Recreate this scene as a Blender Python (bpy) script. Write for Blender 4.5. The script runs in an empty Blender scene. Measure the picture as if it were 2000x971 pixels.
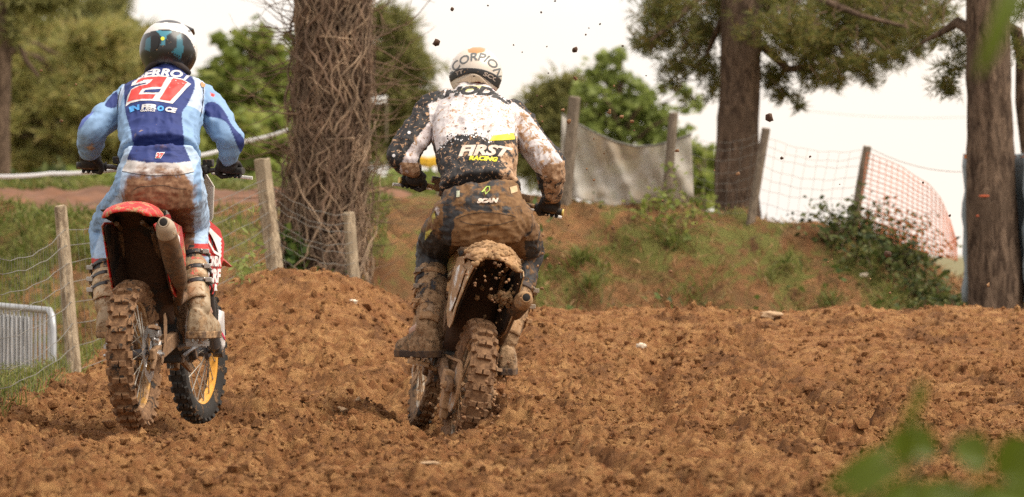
import bpy, bmesh, math, random
import numpy as np
from mathutils import Vector, Matrix, noise as mnoise
from mathutils.bvhtree import BVHTree

scene = bpy.context.scene
R = math.radians
FPX = 9460.0          # focal length in photo pixels (photo 2000 x 971)
EYE = 0.824           # eye height above the soil under the rear wheels

# ---------------------------------------------------------------- camera
cam_d = bpy.data.cameras.new('camera'); cam = bpy.data.objects.new('camera', cam_d)
scene.collection.objects.link(cam)
cam.location = (0, 0, EYE); cam.rotation_euler = (R(90), 0, 0)
cam_d.sensor_width = 36; cam_d.lens = FPX / 2000 * 36
cam_d.clip_start = 0.2; cam_d.clip_end = 3000
cam_d.dof.use_dof = True; cam_d.dof.focus_distance = 22.6; cam_d.dof.aperture_fstop = 5.0
scene.camera = cam

# ---------------------------------------------------------------- world: bright thin overcast
world = bpy.data.worlds.new('World'); scene.world = world; world.use_nodes = True
wn = world.node_tree.nodes; wl = world.node_tree.links; wn.clear()
SUN_EL, SUN_AZ = R(56), R(108)     # azimuth clockwise from +Y: high, to the right, veiled by thin cloud
sky = wn.new('ShaderNodeTexSky'); sky.sky_type = 'NISHITA'; sky.sun_disc = False
sky.sun_elevation = SUN_EL; sky.sun_rotation = SUN_AZ; sky.air_density = 1.0; sky.dust_density = 4.0
bg1 = wn.new('ShaderNodeBackground'); bg1.inputs[1].default_value = 0.05
tc = wn.new('ShaderNodeTexCoord'); mp = wn.new('ShaderNodeMapping'); mp.inputs['Scale'].default_value = (1, 1, 2.4)
nz = wn.new('ShaderNodeTexNoise'); nz.inputs['Scale'].default_value = 5.5; nz.inputs['Detail'].default_value = 4
cr = wn.new('ShaderNodeValToRGB')
cr.color_ramp.elements[0].position = 0.30; cr.color_ramp.elements[0].color = (0.85, 0.85, 0.85, 1)
cr.color_ramp.elements[1].position = 0.47; cr.color_ramp.elements[1].color = (1.0, 0.89, 0.785, 1)
bg2 = wn.new('ShaderNodeBackground'); bg2.inputs[1].default_value = 1.0
ad = wn.new('ShaderNodeAddShader'); wo = wn.new('ShaderNodeOutputWorld')
wl.new(sky.outputs[0], bg1.inputs[0]); wl.new(tc.outputs['Generated'], mp.inputs[0]); wl.new(mp.outputs[0], nz.inputs['Vector'])
wl.new(nz.outputs[0], cr.inputs[0]); wl.new(cr.outputs[0], bg2.inputs[0])
wl.new(bg1.outputs[0], ad.inputs[0]); wl.new(bg2.outputs[0], ad.inputs[1]); wl.new(ad.outputs[0], wo.inputs[0])

sun_d = bpy.data.lights.new('sun', 'SUN'); sun = bpy.data.objects.new('sun', sun_d); scene.collection.objects.link(sun)
sun_d.energy = 3.9; sun_d.angle = R(42); sun_d.color = (1.0, 0.92, 0.80)
sdir = Vector((math.sin(SUN_AZ) * math.cos(SUN_EL), math.cos(SUN_AZ) * math.cos(SUN_EL), math.sin(SUN_EL)))
sun.rotation_euler = (-sdir).to_track_quat('-Z', 'Y').to_euler(); sun.location = sdir * 60

vs = scene.view_settings
vs.view_transform = 'Standard'; vs.look = 'None'; vs.exposure = 0.16; vs.gamma = 1.0; vs.use_curve_mapping = False
scene.render.engine = 'CYCLES'
cy = scene.cycles
cy.use_denoising = False
try: cy.denoiser = 'OPENIMAGEDENOISE'
except Exception: pass
cy.max_bounces = 6; cy.diffuse_bounces = 3; cy.glossy_bounces = 3; cy.transmission_bounces = 3; cy.transparent_max_bounces = 8
cy.use_adaptive_sampling = False

rng = np.random.default_rng(7); random.seed(7)

def P(px, py, Y):
    "point seen at photo pixel (px, py) at depth Y"
    return Vector(((px - 1000) / FPX * Y, Y, EYE + (485.5 - py) / FPX * Y))
def proj(V):
    "array (n,3) of world points -> photo pixels"
    V = np.asarray(V, float)
    return 1000 + V[:, 0] / V[:, 1] * FPX, 485.5 - (V[:, 2] - EYE) / V[:, 1] * FPX

# ---------------------------------------------------------------- numpy noise
_tab = np.random.default_rng(11).random(65536)
def _h(ix, iy, iz=0):
    n = (ix.astype(np.int64) * 73856093) ^ (iy.astype(np.int64) * 19349663) ^ (np.asarray(iz).astype(np.int64) * 83492791)
    n = (n ^ (n >> 13)) * 1274126177
    return _tab[(n ^ (n >> 16)) & 65535]
def vn2(x, y, s=0):
    ix = np.floor(x); iy = np.floor(y); fx = x - ix; fy = y - iy
    fx = fx * fx * (3 - 2 * fx); fy = fy * fy * (3 - 2 * fy); s = np.int64(s)
    a = _h(ix, iy, s); b = _h(ix + 1, iy, s); c = _h(ix, iy + 1, s); d = _h(ix + 1, iy + 1, s)
    return (a * (1 - fx) + b * fx) * (1 - fy) + (c * (1 - fx) + d * fx) * fy
def vn3(p):
    i = np.floor(p); f = p - i; f = f * f * (3 - 2 * f)
    x, y, z = i[:, 0], i[:, 1], i[:, 2]; r = 0
    for dx in (0, 1):
        for dy in (0, 1):
            for dz in (0, 1):
                w = (f[:, 0] if dx else 1 - f[:, 0]) * (f[:, 1] if dy else 1 - f[:, 1]) * (f[:, 2] if dz else 1 - f[:, 2])
                r = r + w * _h(x + dx, y + dy, z + dz)
    return r
def sstep(a, b, x):
    t = np.clip((x - a) / (b - a), 0, 1); return t * t * (3 - 2 * t)

# ---------------------------------------------------------------- mesh collecting
class MB:
    def __init__(s): s.v = []; s.f = []
    def add(s, vs, fs):
        o = len(s.v); s.v.extend([tuple(v) for v in vs]); s.f.extend([tuple(i + o for i in f) for f in fs]); return s
    def box(s, c, d, rot=None):
        c = Vector(c); hx, hy, hz = d[0] / 2, d[1] / 2, d[2] / 2
        vs = [Vector((x, y, z)) for x in (-hx, hx) for y in (-hy, hy) for z in (-hz, hz)]
        if rot is not None: vs = [rot @ v for v in vs]
        return s.add([v + c for v in vs], [(0, 1, 3, 2), (4, 6, 7, 5), (0, 4, 5, 1), (2, 3, 7, 6), (0, 2, 6, 4), (1, 5, 7, 3)])
    def loft(s, rings, cap=True, closed=False):
        n = len(rings[0]); vs = [v for r in rings for v in r]; fs = []
        m = len(rings)
        for i in range(m if closed else m - 1):
            a = i * n; b = ((i + 1) % m) * n
            for j in range(n):
                k = (j + 1) % n; fs.append((a + j, a + k, b + k, b + j))
        if cap and not closed:
            fs.append(tuple(range(n - 1, -1, -1))); fs.append(tuple((m - 1) * n + j for j in range(n)))
        return s.add(vs, fs)
    def tube(s, pts, r, n=8, cap=True, flat=None, up=None):
        "pts along a path, r one radius or a list; flat = ratio of 2nd axis"
        pts = [Vector(p) for p in pts]; m = len(pts)
        rs = [r] * m if not hasattr(r, '__len__') else list(r)
        rings = []; u = None
        for i in range(m):
            t = (pts[min(i + 1, m - 1)] - pts[max(i - 1, 0)])
            if t.length < 1e-9: t = Vector((0, 0, 1))
            t.normalize()
            if u is None:
                a = Vector(up) if up is not None else (Vector((0, 0, 1)) if abs(t.z) < 0.9 else Vector((1, 0, 0)))
                u = a - t * a.dot(t)
            else: u = u - t * u.dot(t)
            if u.length < 1e-6: u = t.orthogonal()
            u.normalize(); w = t.cross(u)
            fl = 1 if flat is None else (flat[i] if hasattr(flat, '__len__') else flat)
            rings.append([pts[i] + u * (rs[i] * math.cos(2 * math.pi * j / n)) + w * (rs[i] * fl * math.sin(2 * math.pi * j / n)) for j in range(n)])
        return s.loft(rings, cap)
    def lathe(s, prof, n=32, c=(0, 0, 0), axis='x', closed=False):
        "prof = [(offset along axis, radius)]"
        c = Vector(c); rings = []
        for (o, r) in prof:
            ring = []
            for j in range(n):
                a = 2 * math.pi * j / n; p, q = r * math.cos(a), r * math.sin(a)
                ring.append(c + (Vector((o, p, q)) if axis == 'x' else Vector((q, o, p)) if axis == 'y' else Vector((p, q, o))))
            rings.append(ring)
        return s.loft(rings, cap=not closed, closed=closed)
    def ball(s, c, r, nu=12, nv=8, rot=None):
        c = Vector(c); r = Vector(r) if hasattr(r, '__len__') else Vector((r, r, r)); rings = []
        for i in range(nv + 1):
            t = max(min(math.pi * i / nv, math.pi - 0.03), 0.03)
            ring = []
            for j in range(nu):
                a = 2 * math.pi * j / nu
                v = Vector((r.x * math.sin(t) * math.cos(a), r.y * math.sin(t) * math.sin(a), -r.z * math.cos(t)))
                ring.append(c + (rot @ v if rot is not None else v))
            rings.append(ring)
        return s.loft(rings)
    def sheet(s, grid):
        m = len(grid); n = len(grid[0])
        return s.add([v for r in grid for v in r], [(i * n + j, i * n + j + 1, (i + 1) * n + j + 1, (i + 1) * n + j) for i in range(m - 1) for j in range(n - 1)])
    def mesh(s, name, smooth=True, angle=40):
        me = bpy.data.meshes.new(name); me.from_pydata([tuple(v) for v in s.v], [], s.f); me.validate(); me.update()
        if smooth:
            me.polygons.foreach_set('use_smooth', [True] * len(me.polygons))
            if angle: me.set_sharp_from_angle(angle=R(angle))
        return me

def link(name, me, mat=None, parent=None, keep=False):
    o = bpy.data.objects.new(name, me); scene.collection.objects.link(o)
    if me is not None and mat is not None:
        for m in (mat if isinstance(mat, (list, tuple)) else [mat]): me.materials.append(m)
    if parent is not None:
        o.parent = parent
        if keep: o.matrix_parent_inverse = world_inv(parent)
    return o
def world_inv(p):
    m = p.matrix_basis.copy(); q = p
    while q.parent is not None:
        m = q.parent.matrix_basis @ q.matrix_parent_inverse @ m if False else (q.parent.matrix_basis @ q.matrix_parent_inverse @ m); q = q.parent
    return m.inverted()
def obj(name, mb, mat, parent=None, smooth=True, angle=40, keep=False):
    return link(name, mb.mesh(name, smooth, angle), mat, parent, keep)
def empty(name, loc, rot=(0, 0, 0)):
    o = bpy.data.objects.new(name, None); scene.collection.objects.link(o); o.location = loc; o.rotation_euler = rot; o.empty_display_size = 0.1; return o
def tag(o, label, cat, group=None):
    o['label'] = label; o['category'] = cat
    if group: o['group'] = group
    return o
def structure(o): o['kind'] = 'structure'; return o
def stuff(o): o['kind'] = 'stuff'; return o
def np_mesh(name, V, F, smooth=True):
    "fast mesh from arrays; F (n,3) or (n,4)"
    V = np.asarray(V, np.float32); F = np.asarray(F, np.int32); k = F.shape[1]
    me = bpy.data.meshes.new(name); me.vertices.add(len(V)); me.vertices.foreach_set('co', V.ravel())
    me.loops.add(F.size); me.loops.foreach_set('vertex_index', F.ravel()); me.polygons.add(len(F))
    me.polygons.foreach_set('loop_start', np.arange(0, F.size, k, dtype=np.int32))
    me.update(calc_edges=True)
    me.polygons.foreach_set('use_smooth', np.full(len(F), bool(smooth)))
    return me
def subdiv(o, lv=1):
    m = o.modifiers.new('s', 'SUBSURF'); m.levels = lv; m.render_levels = lv; return o
def bevel(o, w=0.004, seg=2):
    m = o.modifiers.new('b', 'BEVEL'); m.width = w; m.segments = seg; m.limit_method = 'ANGLE'; m.angle_limit = R(35); return o
def solidify(o, t=0.004):
    m = o.modifiers.new('t', 'SOLIDIFY'); m.thickness = t; m.offset = 0; return o

# ---------------------------------------------------------------- materials
def N(nt, typ, **kw):
    n = nt.nodes.new(typ)
    for k, v in kw.items():
        if k.startswith('i_'): n.inputs[k[2:].replace('_', ' ')].default_value = v
        else: setattr(n, k, v)
    return n
def new_mat(name):
    m = bpy.data.materials.new(name); m.use_nodes = True; nt = m.node_tree
    return m, nt, nt.nodes['Principled BSDF']
def c4(c): return (c[0], c[1], c[2], 1)
def mixc(nt, fac, a, b, mode='MIX'):
    n = nt.nodes.new('ShaderNodeMix'); n.data_type = 'RGBA'; n.blend_type = mode
    for sock, v in ((n.inputs['Factor'], fac), (n.inputs['A'], a), (n.inputs['B'], b)):
        if hasattr(v, 'is_linked') or hasattr(v, 'links'): nt.links.new(v, sock)
        else: sock.default_value = v if not hasattr(v, '__len__') else c4(v)
    return n.outputs['Result']
def maprange(nt, src, a, b, lo=0.0, hi=1.0, smooth=True):
    n = nt.nodes.new('ShaderNodeMapRange'); n.interpolation_type = 'SMOOTHSTEP' if smooth else 'LINEAR'
    n.inputs['From Min'].default_value = a; n.inputs['From Max'].default_value = b
    n.inputs['To Min'].default_value = lo; n.inputs['To Max'].default_value = hi
    nt.links.new(src, n.inputs['Value']); return n.outputs[0]
def noise(nt, scale, detail=4, vec=None, rough=0.6, dist=0.0):
    n = nt.nodes.new('ShaderNodeTexNoise'); n.inputs['Scale'].default_value = scale; n.inputs['Detail'].default_value = detail
    n.inputs['Roughness'].default_value = rough; n.inputs['Distortion'].default_value = dist
    if vec is not None: nt.links.new(vec, n.inputs['Vector'])
    return n.outputs[0]
def position(nt, scale=None):
    g = nt.nodes.new('ShaderNodeNewGeometry')
    if scale is None: return g.outputs['Position']
    m = nt.nodes.new('ShaderNodeMapping'); m.inputs['Scale'].default_value = scale; nt.links.new(g.outputs['Position'], m.inputs[0]); return m.outputs[0]
def bumpn(nt, h, strength=0.5, dist=0.01, prev=None):
    b = nt.nodes.new('ShaderNodeBump'); b.inputs['Strength'].default_value = strength; b.inputs['Distance'].default_value = dist
    nt.links.new(h, b.inputs['Height'])
    if prev is not None: nt.links.new(prev, b.inputs['Normal'])
    return b.outputs[0]
MUD = (0.30, 0.165, 0.075); MUD_D = (0.13, 0.065, 0.028); MUD_L = (0.46, 0.285, 0.15)
def mud_mat(name, col, rough=0.5, metal=0.0, cover=0.3, spots=0.3, scale=7.0, mudc=MUD, mudc2=MUD_L, attr=None, weave=0.0, bump=0.35, coat=0.0, mask=None, crisp=0.07):
    """painted, plastic, metal or cloth surface with dried mud on it.  cover/spots 0..1 = how much is caked / spattered;
    mask: name of a point attribute adding mud cover where the thing is dirtier"""
    m, nt, b = new_mat(name); L = nt.links; pos = position(nt)
    if attr: base = N(nt, 'ShaderNodeAttribute', attribute_name=attr).outputs['Color']
    else: base = None
    n_var = noise(nt, 11, 5, pos)
    if base is None:
        base = mixc(nt, maprange(nt, n_var, .3, .7), tuple(c * 0.86 for c in col), tuple(min(1, c * 1.12) for c in col))
    n1 = noise(nt, scale, 9, pos, 0.68, 0.4)
    if mask:
        ma = N(nt, 'ShaderNodeAttribute', attribute_name=mask).outputs['Fac']
        sh = N(nt, 'ShaderNodeMath', operation='MULTIPLY_ADD'); L.new(ma, sh.inputs[0]); sh.inputs[1].default_value = 0.5; L.new(n1, sh.inputs[2]); n1 = sh.outputs[0]
    th = 0.72 - 0.44 * cover
    f1 = maprange(nt, n1, th, th + crisp)
    n2 = noise(nt, 62, 3, pos, 0.55, 0.8); th2 = 0.80 - 0.3 * spots
    f2 = maprange(nt, n2, th2, th2 + 0.035)
    mx = N(nt, 'ShaderNodeMath', operation='MAXIMUM'); L.new(f1, mx.inputs[0]); L.new(f2, mx.inputs[1])
    mcol = mixc(nt, maprange(nt, noise(nt, 38, 6, pos, 0.7), .35, .66), mudc, mudc2)
    L.new(mixc(nt, mx.outputs[0], base, mcol), b.inputs['Base Color'])
    L.new(maprange(nt, mx.outputs[0], 0, 1, rough, 0.88), b.inputs['Roughness'])
    if metal: L.new(maprange(nt, mx.outputs[0], 0, 1, metal, 0), b.inputs['Metallic'])
    if coat: b.inputs['Coat Weight'].default_value = coat; b.inputs['Coat Roughness'].default_value = 0.15
    hb = N(nt, 'ShaderNodeMath', operation='MULTIPLY_ADD'); L.new(noise(nt, 90, 6, pos, 0.7), hb.inputs[0]); L.new(mx.outputs[0], hb.inputs[1]); L.new(mx.outputs[0], hb.inputs[2])
    nrm = bumpn(nt, hb.outputs[0], bump, 0.006)
    if weave: nrm = bumpn(nt, noise(nt, 420, 2, pos), weave, 0.002, nrm)
    L.new(nrm, b.inputs['Normal'])
    return m
def simple_mat(name, col, rough=0.6, metal=0.0, var=0.2, scale=12, bump=0.0, bscale=60, transl=0.0, spec=None):
    m, nt, b = new_mat(name); pos = position(nt)
    c = mixc(nt, maprange(nt, noise(nt, scale, 6, pos), .3, .7), tuple(x * (1 - var) for x in col), tuple(min(1, x * (1 + var)) for x in col))
    nt.links.new(c, b.inputs['Base Color']); b.inputs['Roughness'].default_value = rough; b.inputs['Metallic'].default_value = metal
    if spec is not None: b.inputs['Specular IOR Level'].default_value = spec
    if bump: nt.links.new(bumpn(nt, noise(nt, bscale, 6, pos, .7), bump, 0.01), b.inputs['Normal'])
    return m
def leaf_mat(name, cols, rough=0.55, back=0.35):
    "foliage: colour per leaf island, some light through the leaf"
    m, nt, b = new_mat(name); g = N(nt, 'ShaderNodeNewGeometry')
    r = nt.nodes.new('ShaderNodeValToRGB'); r.color_ramp.interpolation = 'LINEAR'
    el = r.color_ramp.elements
    while len(el) < len(cols): el.new(0.5)
    for i, c in enumerate(cols): el[i].position = i / (len(cols) - 1); el[i].color = c4(c)
    nt.links.new(g.outputs['Random Per Island'], r.inputs[0])
    nt.links.new(r.outputs[0], b.inputs['Base Color']); b.inputs['Roughness'].default_value = rough
    b.inputs['Specular IOR Level'].default_value = 0.25
    if back:
        t = N(nt, 'ShaderNodeBsdfTranslucent'); nt.links.new(r.outputs[0], t.inputs[0])
        mx = N(nt, 'ShaderNodeMixShader'); mx.inputs[0].default_value = back
        nt.links.new(b.outputs[0], mx.inputs[1]); nt.links.new(t.outputs[0], mx.inputs[2])
        nt.links.new(mx.outputs[0], nt.nodes['Material Output'].inputs[0])
    return m
# ================================================================ terrain
def rows(Y, pts):
    "photo outline (px, row) at depth Y -> arrays of X, Z"
    a = np.array(pts, float); return (a[:, 0] - 1000) / FPX * Y, EYE + (485.5 - a[:, 1]) / FPX * Y
_cx, _cz = rows(30, [(-600, 800), (60, 800), (150, 700), (230, 655), (330, 610), (430, 562), (480, 545), (560, 532), (650, 537), (700, 549), (760, 577), (810, 602), (900, 607), (1200, 605), (1500, 607), (2000, 609), (2600, 609)])
_bx, _bz = rows(39.5, [(-900, 428), (0, 424), (500, 424), (700, 408), (900, 388), (1050, 376), (1120, 388), (1250, 393), (1400, 404), (1480, 420), (1640, 427), (1700, 442), (1760, 472), (1830, 512), (1900, 548), (2000, 592), (2500, 640)])
def hgt(x, y):
    "large shape of the land (numpy arrays)"
    x = np.asarray(x, float); y = np.asarray(y, float)
    ycs = 30 - 1.0 * sstep(-0.4, -1.2, x) * sstep(-2.3, -1.7, x)
    zc = np.interp(x, _cx, _cz); zb = np.interp(x, _bx, _bz)
    left = sstep(-2.5, -3.0, x)
    lberm = sstep(-2.25, -2.5, x)
    far = 1.36 * sstep(1.2, -1.0, x) + (-1.2) * sstep(-1.0, 1.2, x)
    toe_y = np.full_like(x, 36.2)
    st = [(-30, -0.8 + 0 * x), (9, -0.8 + 0 * x), (14, -0.03 + 0 * x), (16.5, 0 * x), (23.3, 0.07 * lberm), (26.3, 0.08 + 0.03 * lberm),
          (ycs, zc * (1 - left) + (-0.45) * left), (32.3, zc - 0.35 - 0.2 * left), (toe_y, -0.05 + 0 * x), (39.5, zb),
          (42.5, zb * sstep(1.5, -1, x) + (zb - 0.25) * sstep(-1, 1.5, x)), (54, far), (90, far - 0.4), (160, far * 0 - 2), (2500, far * 0 - 3)]
    z = np.zeros_like(x)
    for i in range(len(st) - 1):
        ya, za = st[i]; yb, zb2 = st[i + 1]
        ya = ya + 0 * x; yb = yb + 0 * x
        t = np.clip((y - ya) / np.maximum(yb - ya, 1e-6), 0, 1)
        if i in (4, 5): t = t ** 1.3
        else: t = t * t * (3 - 2 * t) if i not in (5,) else t
        m = (y >= ya) & (y < yb)
        z = np.where(m, za + (zb2 - za) * t, z)
    return z
def trk(x, y):
    "worked soil of the track: ruts, lumps, crumbs"
    x = np.asarray(x, float); y = np.asarray(y, float)
    z = hgt(x, y)
    dirt = sstep(-2.62, -2.3, x + 0.22 * (vn2(x * 2.2, y * 2.2, 3) - .5) + 0.1 * (vn2(x * 9, y * 9, 4) - .5))
    # ruts running with the riders, curving a little
    u = x + 0.10 * (y - 22)* (0.2) + 0.25 * (vn2(x * 0.3, y * 0.16, 5) - .5)
    z = z + dirt * (1 - .65 * sstep(25, 29.5, y)) * (0.12 * (vn2(u * 3.0, y * 0.40, 6) - .5) + 0.06 * (vn2(u * 1.1, y * 0.8, 7) - .5))
    # groove of the mud-caked bike, with thrown soil on its right
    gx = -0.30 - 0.16 * (y - 23.0)
    along = sstep(22.62, 22.9, y) * sstep(26.2, 24.6, y)
    z = z - 0.17 * along * np.exp(-((x - gx) / 0.17) ** 2)
    z = z + 0.10 * np.exp(-((x - gx - 0.27) / 0.13) ** 2) * sstep(22.2, 22.8, y) * sstep(24.2, 23.2, y)
    # groove of the red bike
    g1 = -1.716 + 0.142 * (y - 22)
    z = z - 0.095 * np.exp(-((x - g1 - .03) / 0.26) ** 4) * sstep(21.2, 21.9, y) * sstep(25.5, 24.0, y)
    # older ruts with tread prints, running towards the camera
    for (a0, a1, a2, ya, yb, dep) in ((-1.72, .12, .004, 10, 21.9, .055), (-.29, -.13, .010, 10, 22.9, .06), (.75, -.05, .012, 10, 29, .045), (1.65, .02, -.010, 10, 29.5, .045), (-.85, .03, .006, 10, 27.5, .04)):
        xc = a0 + a1 * (y - 22) + a2 * (y - 22) ** 2 + .10 * (vn2(y * .5, y * 0 + a0, 17) - .5); dd = x - xc; on = sstep(ya, ya + 1, y) * sstep(yb, yb - .6, y) * (.45 + .8 * vn2(y * .7 + a0 * 9, y * 0, 18)) * dirt
        z = z - on * dep * np.exp(-(dd / .075) ** 4) + on * .022 * np.exp(-((np.abs(dd) - .135) / .05) ** 2) + on * .010 * np.sign(np.sin(y * 78 + np.where(np.abs(dd) < .03, 0, 3.14))) * np.exp(-(dd / .07) ** 6)
    # lumps: billowed noise
    packed = sstep(.42, .22, vn2(u * 3.0, y * 0.40, 6)); w1 = vn2(x * 1.7 + 9, y * 1.7, 8); amp = (1 - .55 * packed) * dirt * (0.5 + 0.9 * w1) * (1 - .5 * sstep(25, 30, y))
    def bil(s, k): return np.abs(vn2(x * s, y * s, k) - .5) * 2
    z = z + amp * (0.030 * (0.35 - bil(5.0, 9)) + 0.040 * (0.4 - bil(12, 10)) + 0.044 * (0.4 - bil(25, 12)) + 0.030 * (vn2(x * 47, y * 47, 13) - .5))
    h2 = vn2(x * 16 + 3, y * 16, 14); z = z - dirt * 0.05 * sstep(0.70, 0.88, h2)       # pits
    h3 = vn2(x * 10 + 7, y * 10, 15); z = z + dirt * 0.030 * sstep(0.74, 0.86, h3) * (1 - .6 * sstep(25, 30, y))      # clods standing up
    z = z + (1 - dirt) * 0.05 * (vn2(x * 3, y * 3, 16) - .5)
    return z

def soil_material():
    m, nt, b = new_mat('soil'); L = nt.links; pos = position(nt)
    big = maprange(nt, noise(nt, 0.9, 5, pos), .32, .68)
    c1 = mixc(nt, big, (0.405, 0.203, 0.078), (0.53, 0.292, 0.118))
    c2 = mixc(nt, maprange(nt, noise(nt, 9, 8, pos, .75), .38, .66), (0.26, 0.108, 0.040), c1)
    c3 = mixc(nt, maprange(nt, noise(nt, 70, 5, pos, .7), .60, .78), c2, (0.56, 0.29, 0.125))
    c3 = mixc(nt, maprange(nt, noise(nt, 2.3, 7, position(nt, (1, .6, 1)), .7, .5), .50, .64), c3, (0.185, 0.084, 0.034))   # damp soil turned up
    L.new(c3, b.inputs['Base Color']); b.inputs['Roughness'].default_value = 0.93; b.inputs['Specular IOR Level'].default_value = 0.18
    n1 = bumpn(nt, noise(nt, 48, 9, pos, .8), 1.0, 0.03)
    L.new(bumpn(nt, noise(nt, 170, 5, pos, .75), 0.9, 0.010, n1), b.inputs['Normal'])
    return m
SOIL = soil_material()
def bank_material():
    "dry bank: brown earth, straw and moss in patches"
    m, nt, b = new_mat('bank_earth'); L = nt.links; pos = position(nt)
    pm = position(nt, (1.0, 0.55, 1.0))
    earth = mixc(nt, maprange(nt, noise(nt, 1.1, 6, pos), .36, .62), (0.205, 0.096, 0.042), (0.38, 0.192, 0.084))
    straw = mixc(nt, maprange(nt, noise(nt, 5.5, 8, pm, .75), .44, .60), earth, (0.21, 0.125, 0.055))
    green = mixc(nt, maprange(nt, noise(nt, 1.9, 8, pm, .72, .6), .46, .57), straw, (0.17, 0.165, 0.045))
    green = mixc(nt, maprange(nt, noise(nt, 3.2, 9, position(nt, (1, .45, .8)), .78, .9), .55, .64), green, (0.115, 0.058, 0.027))
    L.new(green, b.inputs['Base Color']); b.inputs['Roughness'].default_value = 0.95; b.inputs['Specular IOR Level'].default_value = 0.12
    n1 = bumpn(nt, noise(nt, 9, 9, pos, .75), 0.9, 0.12)
    L.new(bumpn(nt, noise(nt, 45, 6, pos, .7), 0.7, 0.03, n1), b.inputs['Normal'])
    return m
BANK = bank_material()

def grid(name, x0, x1, y0, y1, nx, ny, fn, mat, geo=False):
    xs = np.linspace(x0, x1, nx); ys = np.geomspace(y0, y1, ny) if geo else np.linspace(y0, y1, ny); X, Y = np.meshgrid(xs, ys)
    Z = fn(X.ravel(), Y.ravel()); V = np.stack([X.ravel(), Y.ravel(), Z], 1)
    i = (np.arange(ny - 1)[:, None] * nx + np.arange(nx - 1)[None, :]).ravel()
    me = np_mesh(name, V, np.stack([i, i + 1, i + nx + 1, i + nx], 1)); me.materials.append(mat)
    o = bpy.data.objects.new(name, me); scene.collection.objects.link(o); return o
def bankh(x, y):
    z = hgt(x, y)
    k = sstep(33.0, 34.5, y)
    gx = x + .6 * (y - 37); gul = 1 - np.abs(2 * vn2(gx * 1.5, y * .35 + 3, 25) - 1); gul2 = 1 - np.abs(2 * vn2(gx * 4.2, y * .8 + 3, 26) - 1)
    z = z - k * sstep(40.2, 38.8, y) * (.13 * sstep(.55, .95, gul) + .07 * sstep(.5, .95, gul2))
    return z + k * (0.22 * (vn2(x * 0.9, y * 0.9, 21) - .5) + 0.16 * (vn2(x * 2.6, y * 2.0, 22) - .5) + 0.07 * (vn2(x * 8, y * 6, 23) - .5)) - (1 - k) * 0.06
structure(grid('dirt_track', -4.0, 4.0, 14.2, 33.4, 540, 620, trk, SOIL, True))
structure(grid('earth_bank', -8.5, 8.5, 32.2, 47, 330, 240, bankh, BANK))
def outer(x, y):
    z = hgt(x, y)
    inside = (np.abs(x) < 4.6) & (y > 13) & (y < 34.2) | (np.abs(x) < 8.9) & (y > 32) & (y < 47.3)
    edge = np.where(inside, 1.2, 0.0)
    return z - edge + 0.5 * (vn2(x * 0.12, y * 0.12, 31) - .5) * sstep(60, 120, y)
def outer_ground():
    # one sheet to the horizon, finer near the camera
    g = np.concatenate([-np.geomspace(1400, 10, 26), np.linspace(-9.4, 9.4, 48), np.geomspace(10, 1400, 26)])
    h = np.concatenate([np.linspace(-400, -12, 12), np.linspace(-10, 60, 141), np.geomspace(61, 2400, 40)])
    X, Y = np.meshgrid(g, h); V = np.stack([X.ravel(), Y.ravel(), outer(X.ravel(), Y.ravel())], 1)
    nx = len(g); i = (np.arange(len(h) - 1)[:, None] * nx + np.arange(nx - 1)[None, :]).ravel()
    me = np_mesh('ground', V, np.stack([i, i + 1, i + nx + 1, i + nx], 1))
    m, nt, b = new_mat('field'); pos = position(nt)
    c = mixc(nt, maprange(nt, noise(nt, 0.5, 8, pos, .7), .42, .6), (0.10, 0.115, 0.032), (0.20, 0.13, 0.06))
    nt.links.new(c, b.inputs['Base Color']); b.inputs['Roughness'].default_value = 0.95
    me.materials.append(m); return structure(link('ground', me))
outer_ground()
# second leg of the track, beyond the left bank
FARSOIL = simple_mat('far_soil', (0.135, 0.058, 0.026), 0.95, var=0.35, scale=2.2, bump=0.9, bscale=7)
def farband(x, y):
    return hgt(x, y) + 0.06 + 0.16 * np.abs(vn2(x * 1.6, y * 0.8, 41) - .5) + 0.10 * (vn2(x * 5, y * 4, 42) - .5) - 0.5 * sstep(-1.3, -0.4, x) - 0.4 * sstep(43.2, 42.4, y)- 0.4 * sstep(53.2, 53.9, y)
structure(grid('dirt_lane', -9.5, -0.4, 42.3, 54, 160, 90, farband, FARSOIL))

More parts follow.
